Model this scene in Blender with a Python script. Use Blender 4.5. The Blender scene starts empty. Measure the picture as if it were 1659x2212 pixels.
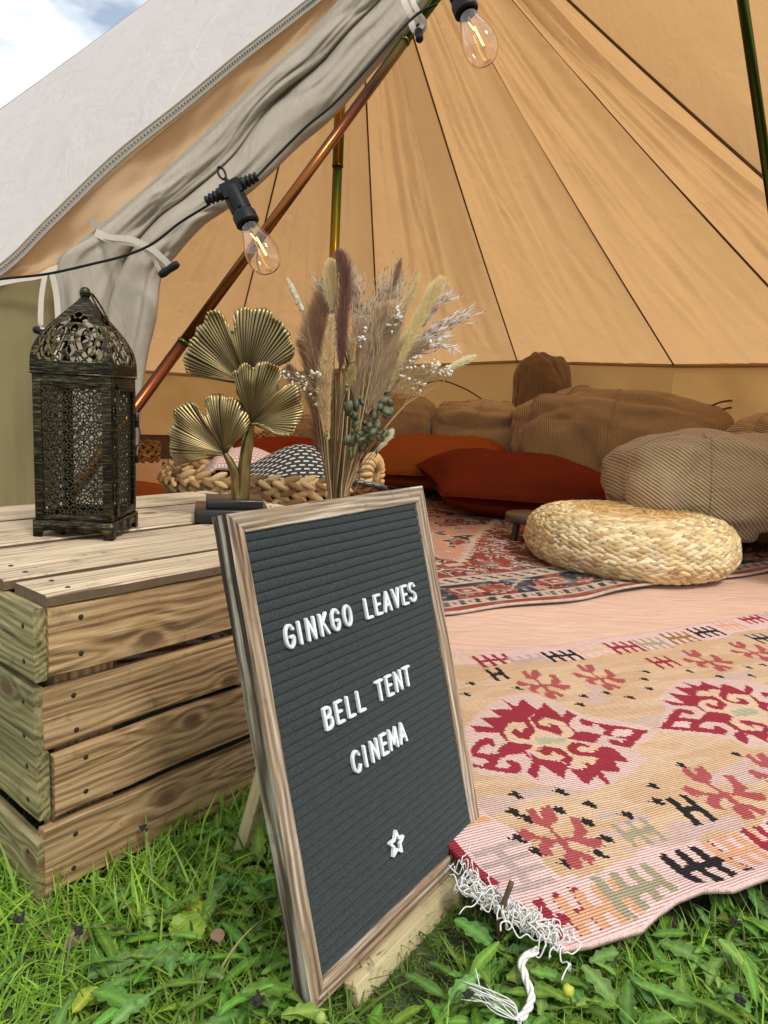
import bpy, math, random
import numpy as np
from mathutils import Vector, Matrix
random.seed(7); rng = np.random.default_rng(7)
scene = bpy.context.scene
PI = math.pi
# ------------------------------------------------------------------ camera
W0, H0 = 1659., 2212.          # working grid used to read positions off the photograph
PITCH, ROLL, HC, FOC = math.radians(9), math.radians(3), .53, 1520.
_f = np.array([0, math.cos(PITCH), -math.sin(PITCH)]); _u = np.array([0, math.sin(PITCH), math.cos(PITCH)]); _r = np.array([1., 0, 0])
RR = math.cos(ROLL)*_r + math.sin(ROLL)*_u; UU = -math.sin(ROLL)*_r + math.cos(ROLL)*_u; FF = _f
CAM = np.array([0, 0, HC])
cd = bpy.data.cameras.new('camera'); cam = bpy.data.objects.new('camera', cd); scene.collection.objects.link(cam)
cam.matrix_world = Matrix(((RR[0], UU[0], -FF[0], 0), (RR[1], UU[1], -FF[1], 0), (RR[2], UU[2], -FF[2], HC), (0, 0, 0, 1)))
cd.sensor_fit = 'VERTICAL'; cd.sensor_height = 24; cd.lens = 24*FOC/H0; cd.clip_start = .02; cd.clip_end = 400
scene.camera = cam
# ------------------------------------------------------------------ light
SUN = np.array([.45, -.55, .95]); SUN /= np.linalg.norm(SUN)
w = bpy.data.worlds.new('World'); scene.world = w; w.use_nodes = True
nt = w.node_tree; N = nt.nodes; N.clear(); Lk = nt.links.new
out = N.new('ShaderNodeOutputWorld'); bg = N.new('ShaderNodeBackground'); bg.inputs[1].default_value = .1
sky = N.new('ShaderNodeTexSky'); sky.sky_type = 'NISHITA'; sky.sun_disc = False
sky.sun_elevation = math.asin(SUN[2]); sky.sun_rotation = math.atan2(SUN[0], SUN[1]); sky.dust_density = 2
tc = N.new('ShaderNodeTexCoord'); mp = N.new('ShaderNodeMapping'); mp.inputs['Scale'].default_value = (1, 1, 2.2); mp.inputs['Location'].default_value = (.35, .1, .2)
nz = N.new('ShaderNodeTexNoise'); nz.inputs['Scale'].default_value = 2.6; nz.inputs['Detail'].default_value = 6; nz.inputs['Roughness'].default_value = .55
cr = N.new('ShaderNodeValToRGB'); cr.color_ramp.elements[0].position = .33; cr.color_ramp.elements[1].position = .46
nz2 = N.new('ShaderNodeTexNoise'); nz2.inputs['Scale'].default_value = 4.5; nz2.inputs['Detail'].default_value = 5
cr2 = N.new('ShaderNodeValToRGB'); cr2.color_ramp.elements[0].position = .3; cr2.color_ramp.elements[1].position = .7
cr2.color_ramp.elements[0].color = (8.6, 9.0, 9.5, 1); cr2.color_ramp.elements[1].color = (12.5, 12.6, 12.6, 1)
mx = N.new('ShaderNodeMix'); mx.data_type = 'RGBA'
sm = N.new('ShaderNodeMix'); sm.data_type = 'RGBA'; sm.blend_type = 'MIX'; sm.inputs[0].default_value = .35; sm.inputs[7].default_value = (7.2, 8.2, 9.2, 1)
Lk(tc.outputs['Generated'], mp.inputs[0]); Lk(mp.outputs[0], nz.inputs[0]); Lk(mp.outputs[0], nz2.inputs[0])
Lk(nz.outputs[0], cr.inputs[0]); Lk(nz2.outputs[0], cr2.inputs[0]); Lk(cr.outputs[0], mx.inputs[0])
Lk(sky.outputs[0], sm.inputs[6]); Lk(sm.outputs[2], mx.inputs[6]); Lk(cr2.outputs[0], mx.inputs[7]); Lk(mx.outputs[2], bg.inputs[0]); Lk(bg.outputs[0], out.inputs[0])
sl = bpy.data.lights.new('sun', 'SUN'); sl.energy = 1.9; sl.angle = math.radians(12); sl.color = (1, .96, .9)
so = bpy.data.objects.new('sun', sl); scene.collection.objects.link(so); so.rotation_euler = Vector(SUN).to_track_quat('Z', 'Y').to_euler()
vs = scene.view_settings; vs.view_transform = 'Standard'; vs.look = 'None'; vs.exposure = .36; vs.gamma = 1; vs.use_curve_mapping = False
scene.cycles.max_bounces = 10; scene.cycles.diffuse_bounces = 5; scene.cycles.transmission_bounces = 8; scene.cycles.transparent_max_bounces = 12
scene.cycles.caustics_reflective = False; scene.cycles.caustics_refractive = False
# ------------------------------------------------------------------ measuring helpers
def A3(*a): return np.array(a, float)
def ray(x, y): return RR*(x-W0/2)/FOC - UU*(y-H0/2)/FOC + FF
def G(x, y, z=0.):
    d = ray(x, y); return CAM + d*(z-HC)/d[2]
def PD(x, y, d): return CAM + ray(x, y)*d
def VY(x, y, Y):                                  # point on the upright plane at distance Y
    d = ray(x, y); return CAM + d*(Y/d[1])
def c3(x, y): return (33.2+.34*x, 597.2+.34*y)    # readings from enlarged crops
def c4(x, y): return (298.6+.46*x, 597.2+.46*y)
def cb(x, y): return (597.2+.28*x, 530.9+.28*y)
def c1(x, y): return (.5*x, .5*y)
# ------------------------------------------------------------------ object helpers
COL = scene.collection
def tag(o, label=None, cat=None, group=None, kind=None):
    if label: o['label'] = label
    if cat: o['category'] = cat
    if group: o['group'] = group
    if kind: o['kind'] = kind
    return o
def root(name, loc, label, cat, group=None, rot=None):
    o = bpy.data.objects.new(name, None); COL.objects.link(o); o.location = tuple(loc); o.empty_display_size = .05
    if rot is not None: o.rotation_euler = rot
    return tag(o, label, cat, group)
def mesh(name, VF, mat=None, parent=None, smooth=False, world=True, col=None, corner=None, solid=0, sub=0, bev=0):
    V, F = VF[0], VF[1]; V = np.asarray(V, np.float32).reshape(-1, 3)
    if parent is not None and world: V = V - np.array(parent_loc(parent), np.float32)
    me = bpy.data.meshes.new(name)
    if isinstance(F, np.ndarray) and F.ndim == 2:
        n, k = F.shape
        me.vertices.add(len(V)); me.vertices.foreach_set('co', V.ravel())
        me.loops.add(n*k); me.loops.foreach_set('vertex_index', F.astype(np.int32).ravel())
        me.polygons.add(n); me.polygons.foreach_set('loop_start', np.arange(0, n*k, k, dtype=np.int32)); me.update(calc_edges=True)
    else:
        me.from_pydata([tuple(v) for v in V.tolist()], [], [tuple(int(i) for i in f) for f in F]); me.update()
    if smooth: me.polygons.foreach_set('use_smooth', np.ones(len(me.polygons), bool))
    if col is not None:
        a = me.color_attributes.new('Col', 'FLOAT_COLOR', 'POINT'); c = np.ones((len(V), 4), np.float32); c[:, :3] = col; a.data.foreach_set('color', c.ravel())
    if corner is not None:
        a = me.color_attributes.new('Col', 'FLOAT_COLOR', 'CORNER'); k = F.shape[1]; c = np.ones((len(F)*k, 4), np.float32); c[:, :3] = np.repeat(corner, k, 0); a.data.foreach_set('color', c.ravel())
    if mat is not None: me.materials.append(mat)
    o = bpy.data.objects.new(name, me); COL.objects.link(o)
    if parent is not None: o.parent = parent
    if solid:
        m = o.modifiers.new('s', 'SOLIDIFY'); m.thickness = solid; m.offset = 0
    if bev:
        m = o.modifiers.new('b', 'BEVEL'); m.width = bev; m.segments = 2; m.limit_method = 'ANGLE'
    if sub:
        m = o.modifiers.new('u', 'SUBSURF'); m.levels = sub; m.render_levels = sub
    return o
def parent_loc(p):
    l = np.array(p.location)
    while p.parent is not None: p = p.parent; l = l + np.array(p.location)
    return l
def J(parts):
    Vs, Fs, o = [], [], 0
    for V, F in parts:
        V = np.asarray(V, float).reshape(-1, 3); Vs.append(V)
        if isinstance(F, np.ndarray): Fs.append(F+o)
        else: Fs += [tuple(i+o for i in f) for f in F]
        o += len(V)
    if Fs and isinstance(Fs[0], np.ndarray) and all(isinstance(f, np.ndarray) and f.shape[1] == Fs[0].shape[1] for f in Fs): return np.concatenate(Vs), np.concatenate(Fs)
    out = []
    for f in Fs:
        if isinstance(f, np.ndarray): out += [tuple(r) for r in f]
        else: out.append(f)
    return np.concatenate(Vs), out
def gridf(nu, nv, cu=False):                       # faces of a (nu x nv) vertex grid, index u*nv+v
    iu = np.arange(nu if cu else nu-1); iv = np.arange(nv-1); a, b = np.meshgrid(iu, iv, indexing='ij'); a = a.ravel(); b = b.ravel(); a2 = (a+1) % nu
    return np.stack([a*nv+b, a2*nv+b, a2*nv+b+1, a*nv+b+1], 1)
def box(c, s, M=None):
    V = np.array([[x, y, z] for x in (-.5, .5) for y in (-.5, .5) for z in (-.5, .5)])*np.array(s)
    if M is not None: V = V @ np.array(M).T
    F = np.array([(0, 1, 3, 2), (4, 6, 7, 5), (0, 4, 5, 1), (2, 3, 7, 6), (0, 2, 6, 4), (1, 5, 7, 3)])
    return V+np.array(c), F
def frames(P):
    P = np.asarray(P, float); T = np.gradient(P, axis=0); T /= np.linalg.norm(T, axis=1)[:, None]+1e-12
    n = np.cross(T[0], (0, 0, 1.)); n = n if np.linalg.norm(n) > .1 else np.cross(T[0], (0, 1., 0)); n /= np.linalg.norm(n); Ns = []
    for t in T:
        n = n-t*(n@t); n /= np.linalg.norm(n)+1e-12; Ns.append(n)
    Ns = np.array(Ns); return T, Ns, np.cross(T, Ns)
def tube(P, r, seg=8, cap=True):
    P = np.asarray(P, float); n = len(P); T, A, B = frames(P); r = np.broadcast_to(np.asarray(r, float), (n,))
    a = np.arange(seg)*2*PI/seg
    V = P[:, None]+r[:, None, None]*(np.cos(a)[None, :, None]*A[:, None]+np.sin(a)[None, :, None]*B[:, None])
    V = V.reshape(-1, 3); i = np.arange(n-1)[:, None]*seg; j = np.arange(seg)[None]; k = (j+1) % seg
    F = np.stack([i+j, i+k, i+seg+k, i+seg+j], -1).reshape(-1, 4)
    if cap:
        F = [tuple(f) for f in F]+[tuple(range(seg))[::-1], tuple(range((n-1)*seg, n*seg))]
    return V, F
def ribbon(P, wv, wd, th=.001):                   # flat strap along P; wv = width direction(s)
    P = np.asarray(P, float); wv = np.broadcast_to(np.asarray(wv, float), P.shape); T = np.gradient(P, axis=0); T /= np.linalg.norm(T, axis=1)[:, None]
    wv = wv-T*np.sum(wv*T, 1)[:, None]; wv = wv/np.linalg.norm(wv, axis=1)[:, None]; nn = np.cross(T, wv)
    wd = np.broadcast_to(np.asarray(wd, float), (len(P),))[:, None]
    V = np.stack([P-wv*wd/2-nn*th/2, P+wv*wd/2-nn*th/2, P+wv*wd/2+nn*th/2, P-wv*wd/2+nn*th/2], 1).reshape(-1, 3)
    n = len(P); F = []
    for i in range(n-1):
        for j in range(4): F.append((i*4+j, i*4+(j+1) % 4, i*4+4+(j+1) % 4, i*4+4+j))
    F += [(3, 2, 1, 0), (n*4-4, n*4-3, n*4-2, n*4-1)]
    return V, F
def lathe(prof, seg=32, M=None, c=(0, 0, 0)):
    a = np.arange(seg)*2*PI/seg; V = np.array([[[r*math.cos(t), r*math.sin(t), z] for r, z in prof] for t in a]).reshape(-1, 3)
    if M is not None: V = V @ np.array(M).T
    return V+np.array(c), gridf(seg, len(prof), True)
def spline(pts, n):
    P = np.array(pts, float)
    if len(P) == 2: return P[0]+(P[1]-P[0])*np.linspace(0, 1, n)[:, None]
    Q = np.vstack([2*P[0]-P[1], P, 2*P[-1]-P[-2]]); m = len(P)-1; out = []
    for t in np.linspace(0, m, n):
        i = min(int(t), m-1); u = t-i; p0, p1, p2, p3 = Q[i:i+4]
        out.append(.5*((2*p1)+(-p0+p2)*u+(2*p0-5*p1+4*p2-p3)*u*u+(-p0+3*p1-3*p2+p3)*u**3))
    return np.array(out)
def unit(v): v = np.asarray(v, float); return v/np.linalg.norm(v)
def basis(z, x=None):                              # rotation whose columns are x,y,z with z given
    z = unit(z); x = np.array([1., 0, 0]) if x is None else np.asarray(x, float)
    if abs(unit(x)@z) > .95: x = np.array([0, 1., 0])
    x = unit(x-z*(x@z)); return np.stack([x, np.cross(z, x), z], 1)
_g = rng.random((64, 64, 64))
def vn(P, s=1., o=0):                              # smooth value noise, -1..1
    P = np.asarray(P, float)*s+o+1000.; i = np.floor(P).astype(int); f = P-i; f = f*f*(3-2*f); r = 0
    for a in (0, 1):
        for b in (0, 1):
            for c in (0, 1):
                wgt = (f[..., 0] if a else 1-f[..., 0])*(f[..., 1] if b else 1-f[..., 1])*(f[..., 2] if c else 1-f[..., 2])
                r = r+wgt*_g[(i[..., 0]+a) % 64, (i[..., 1]+b) % 64, (i[..., 2]+c) % 64]
    return 2*r-1
def inpoly(X, Y, poly):
    poly = np.asarray(poly); res = np.zeros(X.shape, bool); x0, y0 = poly.min(0)[:2]; x1, y1 = poly.max(0)[:2]
    m = (X >= x0) & (X <= x1) & (Y >= y0) & (Y <= y1)
    if not m.any(): return res
    x = X[m]; y = Y[m]; c = np.zeros(x.shape, bool); n = len(poly)
    for i in range(n):
        xi, yi = poly[i][:2]; xj, yj = poly[i-1][:2]
        if yi == yj: continue
        c ^= ((yi > y) != (yj > y)) & (x < (xj-xi)*(y-yi)/(yj-yi)+xi)
    res[m] = c; return res
def srgb(h):
    if isinstance(h, str): h = [int(h[i:i+2], 16) for i in (0, 2, 4)]
    return tuple(((c/255)/12.92 if c/255 < .04045 else ((c/255+.055)/1.055)**2.4) for c in h)
# ------------------------------------------------------------------ materials
class NT:
    def __init__(s, name):
        s.m = bpy.data.materials.new(name); s.m.use_nodes = True; s.t = s.m.node_tree; s.t.nodes.clear()
        s.out = s.n('ShaderNodeOutputMaterial')
    def n(s, t, **k):
        q = s.t.nodes.new(t)
        for a, b in k.items(): setattr(q, a, b)
        return q
    def l(s, a, b): s.t.links.new(a, b)
    def setin(s, q, i, v):
        if hasattr(v, 'is_linked') or hasattr(v, 'links'): s.l(v, q.inputs[i])
        elif isinstance(v, (tuple, list)) and len(v) == 3 and q.inputs[i].type == 'RGBA': q.inputs[i].default_value = (*v, 1)
        else: q.inputs[i].default_value = v
    def co(s, kind='Object', scale=(1, 1, 1), rnd=True):
        tcn = s.n('ShaderNodeTexCoord'); m = s.n('ShaderNodeMapping'); m.inputs['Scale'].default_value = scale
        if rnd:
            oi = s.n('ShaderNodeObjectInfo'); mm = s.n('ShaderNodeMath', operation='MULTIPLY'); s.l(oi.outputs['Random'], mm.inputs[0]); mm.inputs[1].default_value = 37.
            s.l(mm.outputs[0], m.inputs['Location'])
        s.l(tcn.outputs[kind], m.inputs[0]); return m.outputs[0]
    def noise(s, co, scale=5., det=4, rough=.55, dist=0):
        q = s.n('ShaderNodeTexNoise'); s.l(co, q.inputs['Vector']); q.inputs['Scale'].default_value = scale; q.inputs['Detail'].default_value = det; q.inputs['Roughness'].default_value = rough; q.inputs['Distortion'].default_value = dist; return q.outputs[0]
    def wave(s, co, scale, dist=0, axis='X', det=2):
        q = s.n('ShaderNodeTexWave', bands_direction=axis); s.l(co, q.inputs['Vector']); q.inputs['Scale'].default_value = scale; q.inputs['Distortion'].default_value = dist; q.inputs['Detail'].default_value = det; return q.outputs['Fac']
    def ramp(s, f, st):
        q = s.n('ShaderNodeValToRGB'); s.l(f, q.inputs[0]); e = q.color_ramp.elements
        while len(e) < len(st): e.new(.5)
        for el, (p, c) in zip(e, st): el.position = p; el.color = (*c, 1) if len(c) == 3 else c
        return q.outputs[0]
    def mix(s, f, a, b, mode='MIX'):
        q = s.n('ShaderNodeMix', data_type='RGBA', blend_type=mode); s.setin(q, 0, f); s.setin(q, 6, a); s.setin(q, 7, b); return q.outputs[2]
    def math(s, op, a, b=0.):
        q = s.n('ShaderNodeMath', operation=op); s.setin(q, 0, a); s.setin(q, 1, b); return q.outputs[0]
    def attr(s, name='Col', t='GEOMETRY'):
        q = s.n('ShaderNodeAttribute', attribute_name=name, attribute_type=t); return q
    def bump(s, h, st=.3, d=.002, nrm=None):
        q = s.n('ShaderNodeBump'); q.inputs['Strength'].default_value = st; q.inputs['Distance'].default_value = d; s.l(h, q.inputs['Height'])
        if nrm is not None: s.l(nrm, q.inputs['Normal'])
        return q.outputs[0]
    def pb(s, col, rough=.6, metal=0., nrm=None, **k):
        q = s.n('ShaderNodeBsdfPrincipled'); s.setin(q, 'Base Color', col); s.setin(q, 'Roughness', rough); s.setin(q, 'Metallic', metal)
        for a, b in k.items(): s.setin(q, a.replace('_', ' '), b)
        if nrm is not None: s.l(nrm, q.inputs['Normal'])
        return q.outputs[0]
    def done(s, sh): s.l(sh, s.out.inputs[0]); return s.m
def simple(name, c, rough=.6, metal=0., var=.25, sc=40, bump=.2, bd=.001, **k):
    t = NT(name); co = t.co(); nz = t.noise(co, sc, 5); c2 = tuple(x*(1-var) for x in c)
    return t.done(t.pb(t.mix(nz, c, c2), rough, metal, t.bump(nz, bump, bd), **k))
def colmat(name, rough=.7, trans=0., bump=0., sc=200, bd=.001, metal=0., **k):
    t = NT(name); a = t.attr('Col').outputs['Color']; nrm = None
    if bump: nrm = t.bump(t.noise(t.co(rnd=False), sc, 3), bump, bd)
    p = t.pb(a, rough, metal, nrm, **k)
    if trans:
        tr = t.n('ShaderNodeBsdfTranslucent'); t.l(a, tr.inputs[0]); ms = t.n('ShaderNodeMixShader'); ms.inputs[0].default_value = trans; t.l(p, ms.inputs[1]); t.l(tr.outputs[0], ms.inputs[2]); p = ms.outputs[0]
    return t.done(p)
def wood(name, stops, gs=26, rough=.75, bump=.5, saw=True, streak=1.):
    t = NT(name); co = t.co(scale=(1, 1, 1)); raw = t.co(rnd=False)
    kn = t.attr('knot', 'OBJECT').outputs['Vector']
    d = t.n('ShaderNodeVectorMath', operation='SUBTRACT'); t.l(raw, d.inputs[0]); t.l(kn, d.inputs[1])
    d2 = t.n('ShaderNodeVectorMath', operation='MULTIPLY'); t.l(d.outputs[0], d2.inputs[0]); d2.inputs[1].default_value = (.62, 1, 1)
    L = t.n('ShaderNodeVectorMath', operation='LENGTH'); t.l(d2.outputs[0], L.inputs[0]); r = L.outputs['Value']
    warp = t.noise(t.co(scale=(2.5, 14, 14)), 1., 3)
    sp = t.n('ShaderNodeSeparateXYZ'); t.l(d.outputs[0], sp.inputs[0])
    yy = t.math('ADD', t.math('ABSOLUTE', sp.outputs[1]), t.math('MULTIPLY', t.math('ABSOLUTE', sp.outputs[2]), .6))
    wgt = t.math('EXPONENT', t.math('MULTIPLY', t.math('MULTIPLY', r, r), -900.))
    g = t.math('ADD', t.math('MULTIPLY', r, wgt), t.math('MULTIPLY', yy, t.math('SUBTRACT', 1., wgt)))
    ph = t.math('ADD', t.math('MULTIPLY', g, gs*26.), t.math('MULTIPLY', warp, 34.))
    ring = t.math('MULTIPLY_ADD', t.math('SINE', ph), .5); t.t.nodes[-1].inputs[2].default_value = .5
    amp = t.noise(t.co(scale=(5, 30, 30)), 1., 3, .6); ring = t.math('ADD', t.math('MULTIPLY', ring, amp), t.math('MULTIPLY', t.math('SUBTRACT', 1., amp), .5))
    fine = t.noise(t.co(scale=(9, 260, 260)), 1., 4, .65); fib = t.noise(t.co(scale=(3, 70, 70)), 1., 4, .6)
    big = t.noise(t.co(scale=(4, 9, 9)), 1., 3)
    f = t.math('ADD', t.math('MULTIPLY', ring, .25), t.math('ADD', t.math('MULTIPLY', fine, .42), t.math('MULTIPLY', fib, .41*streak)))
    c = t.ramp(f, stops)
    c = t.mix(t.ramp(big, [(.35, (0, 0, 0)), (.7, (.55, .55, .55))]), c, tuple(x*.62 for x in stops[1][1]))
    kc = t.ramp(t.math('MULTIPLY', r, 60.), [(.0, (1, 1, 1)), (.55, (.85, .85, .85)), (.85, (0, 0, 0))])
    c = t.mix(kc, c, (.12, .055, .022))
    h = t.math('ADD', t.math('MULTIPLY', fine, .8), t.math('MULTIPLY', ring, .45))
    if saw:
        sw = t.noise(t.co(scale=(420, 60, 60)), 1., 2); h = t.math('ADD', h, t.math('MULTIPLY', sw, .35))
    st = t.noise(t.co(scale=(30, 30, 30)), 1, 4, .7)
    c = t.mix(t.ramp(st, [(.58, (0, 0, 0)), (.74, (.6, .6, .6))]), c, (.06, .052, .04))
    return t.done(t.pb(c, rough, 0, t.bump(h, bump, .0030)))
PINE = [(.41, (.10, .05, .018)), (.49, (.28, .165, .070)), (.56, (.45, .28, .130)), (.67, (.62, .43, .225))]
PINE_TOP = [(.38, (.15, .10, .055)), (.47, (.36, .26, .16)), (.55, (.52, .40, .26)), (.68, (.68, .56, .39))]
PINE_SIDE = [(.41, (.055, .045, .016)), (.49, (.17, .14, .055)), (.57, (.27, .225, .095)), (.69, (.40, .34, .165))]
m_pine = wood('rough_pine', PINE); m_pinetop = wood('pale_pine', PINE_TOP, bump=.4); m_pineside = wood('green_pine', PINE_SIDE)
m_frame = wood('limewashed_wood', [(.46, (.07, .04, .02)), (.53, (.24, .155, .088)), (.60, (.36, .26, .17)), (.69, (.58, .52, .44))], 30, .7, .7, False, 1.2)
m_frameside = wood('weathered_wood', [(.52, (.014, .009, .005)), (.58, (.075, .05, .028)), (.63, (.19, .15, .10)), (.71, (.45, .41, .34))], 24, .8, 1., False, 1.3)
m_easel = wood('easel_pine', [(.15, (.30, .23, .11)), (.45, (.47, .38, .2)), (.62, (.56, .47, .27)), (.85, (.64, .56, .36))], 24, .55, .15, False)
# ------------------------------------------------------------------ fabrics
def canvas(name, outc, inc, trc, tr=.45, bs=1., wr=.35):
    t = NT(name); co = t.co(rnd=False); geo = t.n('ShaderNodeNewGeometry')
    weave = t.noise(t.co(scale=(1, 1, 1), rnd=False), 900, 2); wri = t.noise(t.co(scale=(1, 1, .45), rnd=False), 7, 5, .6, .6); fold = t.noise(t.co(scale=(1, 1, .3), rnd=False), 22, 3, .5, 1.)
    big = t.noise(co, 3, 3)
    h = t.math('ADD', t.math('ADD', t.math('MULTIPLY', weave, .02), t.math('MULTIPLY', wri, 1.)), t.math('MULTIPLY', fold, .25))
    nrm = t.bump(h, wr, .03*bs)
    c = t.mix(geo.outputs['Backfacing'], outc, inc) if inc != outc else t.mix(0., outc, outc)
    c = t.mix(t.ramp(big, [(.3, (0, 0, 0)), (.7, (.22, .22, .22))]), c, tuple(x*.75 for x in outc))
    p = t.pb(c, .85, 0, nrm, Specular_IOR_Level=.2)
    q = t.n('ShaderNodeBsdfTranslucent'); t.setin(q, 0, t.mix(big, trc, tuple(x*.86 for x in trc))); t.l(nrm, q.inputs['Normal'])
    ms = t.n('ShaderNodeMixShader'); ms.inputs[0].default_value = tr; t.l(p, ms.inputs[1]); t.l(q.outputs[0], ms.inputs[2])
    return t.done(ms.outputs[0])
m_canvas = canvas('tent_canvas', (.66, .64, .61), (.66, .415, .195), (.82, .485, .21), .46, 1.2, .45)
m_outer = canvas('outer_canvas', (.55, .54, .525), (.70, .48, .27), (.95, .66, .38), .24, 1., .45)
m_wall = canvas('tent_wall_canvas', (.45, .40, .27), (.54, .33, .14), (.84, .49, .18), .36)
m_mud = simple('groundsheet_edge', (.10, .055, .035), .7)
m_flap = canvas('door_flap_canvas', (.40, .345, .27), (.40, .345, .27), (.50, .40, .28), .10, .5, .8)
m_olive = canvas('porch_wall_canvas', (.26, .225, .115), (.26, .225, .115), (.42, .34, .15), .22)
m_tan = canvas('door_lining_canvas', (.62, .45, .27), (.62, .45, .27), (.80, .52, .27), .35, .5, .3)
m_seam = simple('seam_thread', (.13, .065, .025), .9)
m_hem = simple('hem_tape', (.36, .32, .26), .9, 0, .35, 160, .5)
m_tie = simple('tie_tape', (.60, .52, .43), .85, 0, .2, 300, .4)
m_black = simple('black_plastic', (.008, .008, .0085), .5, 0, .2, 60, .1, Specular_IOR_Level=.22)
# ------------------------------------------------------------------ ground
def lawn_ground():
    t = NT('soil_and_turf'); co = t.co(rnd=False)
    c = t.mix(t.noise(co, 9, 6), (.030, .045, .012), (.055, .085, .018)); c = t.mix(t.ramp(t.noise(co, 60, 4), [(.45, (0, 0, 0)), (.6, (1, 1, 1))]), c, (.035, .028, .016))
    return t.done(t.pb(c, .95, 0, t.bump(t.noise(co, 90, 5), .8, .01)))
us = np.unique(np.concatenate([np.linspace(-60, -4, 12), np.linspace(-4, 4, 81), np.linspace(4, 60, 12)]))
X, Y = np.meshgrid(us, us+2, indexing='ij'); Z = -.03+.006*vn(np.stack([X, Y, 0*X], -1), 3.)
tag(mesh('ground', (np.stack([X, Y, Z], -1), gridf(len(us), len(us))), lawn_ground(), smooth=True), kind='structure')
# ------------------------------------------------------------------ tent
T = A3(-.29, 3.6, 3.0); TC = A3(-.29, 3.6, 0); RAD = 2.35
AP = PD(1495, -754, 1.6)                                   # top of the door frame
FL = G(-68, 1370); FR = G(1787, 1265)
def J2(deg, z, R=RAD): a = math.radians(deg); return A3(TC[0]+R*math.sin(a), TC[1]+R*math.cos(a), z)
jts = [J2(-115, .76), J2(-86, .72), J2(-56, .66), J2(-26.6, .64, 2.22), J2(4.9, .80, 2.25), J2(32.0, .885, 2.40), J2(64.5, .845, 2.32), J2(98, .80), J2(115, .82, 2.6), J2(133, .80, 2.4)]
tops = [T, T, T, T, T, T, PD(800, -339, (T-CAM)@FF), PD(827, -339, (T-CAM)@FF), PD(888, -339, (T-CAM)@FF), PD(888, -339, (T-CAM)@FF)]
W2p = A3(-.95, 1.665, .75); W3p = A3(1.62, 2.02, .80)
tent = root('bell_tent', (-.29, 3.6, 0), 'cream canvas bell tent with its door flap rolled back, tan and glowing inside', 'tent')
def panel(a, b, c, d, nu, nv, sag=.0, wr=.012, seed=0, nrmref=None, tri=True):
    """grid between edge a->b (s=0) and edge c->d (s=1); sags between the two edges"""
    s = np.linspace(0, 1, nu)[:, None]; t = np.linspace(0, 1, nv)[None, :]
    a, b, c, d = map(np.asarray, (a, b, c, d))
    L = (a+(b-a)*t[..., None]); R = (c+(d-c)*t[..., None]); P = L+(R-L)*s[..., None]
    n = np.cross(b-a, d-a); n = n/np.linalg.norm(n)
    if nrmref is not None and n@(np.asarray(nrmref)-P.mean((0, 1))) < 0: n = -n
    ed = (4*s*(1-s))
    Q = np.stack([s*6+0*t, 0*s+t*2.2, 0*s+0*t+seed], -1)
    hgt = sag*ed*(4*t*(1-t))+wr*np.sqrt(ed)*(vn(Q, 1., seed)+.5*vn(Q, 2.7, seed+5))*np.minimum(1, t*2+.15)*(1-t**10)
    cr_ = np.zeros(hgt.shape); rs_ = np.random.default_rng(int(seed*10)+3)
    for _ in range(26 if wr > .02 else 14):
        s0, t0, a_, L_ = rs_.uniform(.1, .9), rs_.uniform(.25, .95), rs_.normal(1.57, .22), rs_.uniform(.08, .25)
        du_, dv_ = (s-s0)*.5, (t-t0); al_ = du_*math.cos(a_)+dv_*math.sin(a_); ac_ = -du_*math.sin(a_)+dv_*math.cos(a_)
        cr_ += rs_.choice([-1, 1])*np.exp(-(ac_/.010)**2)*np.exp(-(al_/L_)**2)*rs_.uniform(.3, 1.)
    hgt = hgt+(.010 if wr > .02 else .004)*cr_*ed
    hang = .035*np.sin(PI*t)*(1+0*s)
    P = P+n*hgt[..., None]; P[..., 2] -= hang
    return P
def add_panel(name, P, mat, parent=tent, **k):
    return mesh(name, (P, gridf(P.shape[0], P.shape[1])), mat, parent, smooth=True, **k)
cen = A3(-.29, 3.6, 1.)
for i in range(len(jts)-1):
    P = panel(tops[i], jts[i], tops[i+1], jts[i+1], 90, 80, .07, .030, i*3.1, cen)
    # make the outside face the front: orientation check
    n = np.cross(P[1, 5]-P[0, 5], P[0, 6]-P[0, 5])
    if n@(P[0, 5]-cen) < 0: P = P[::-1]
    add_panel('roof_panel', P, m_canvas)
def seam(a, b, r=.0055, hang=.035, n=40, off=.012, name='seam'):
    t = np.linspace(0, 1, n)[:, None]; P = np.asarray(a)+(np.asarray(b)-a)*t; P[:, 2] -= hang*np.sin(PI*t[:, 0]); d = cen-P; d[:, 2] *= .6; d /= np.linalg.norm(d, axis=1)[:, None]
    mesh(name, tube(P+d*off*0+d*.004, r, 6), m_seam, tent, smooth=True)
for j, tp in zip(jts, tops): seam(tp, j)
# walls: from roof edge down to the groundsheet, the lower strip is the dark groundsheet upstand
def wallp(a, b, zb, seed, name='wall_panel', mat=m_wall, z0=None, amp=.02, wav=5.):
    s = np.linspace(0, 1, 30)[:, None]; t = np.linspace(0, 1, 16)[None]
    top = a+(b-a)*s; P = np.repeat(top[:, None], 16, 1); zt = P[..., 2] if z0 is None else z0; P[..., 2] = zt+(zb-zt)*t
    n = unit(np.cross(b-a, (0, 0, 1.))); n[2] = 0
    Q = np.stack([s*wav+0*t, t*2.+0*s, 0*s+0*t+seed], -1)
    P = P+n*(amp*(vn(Q, 1., seed)+.6*vn(Q, 2.3, seed)))[..., None]*np.minimum(1, t*3)[..., None]*(np.sin(PI*s)**.4)[..., None]
    m = P.mean((0, 1)); q = np.cross(P[1, 1]-P[0, 1], P[0, 2]-P[0, 1])
    if q@(m-cen) < 0: P = P[::-1]
    add_panel(name, P, mat)
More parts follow.
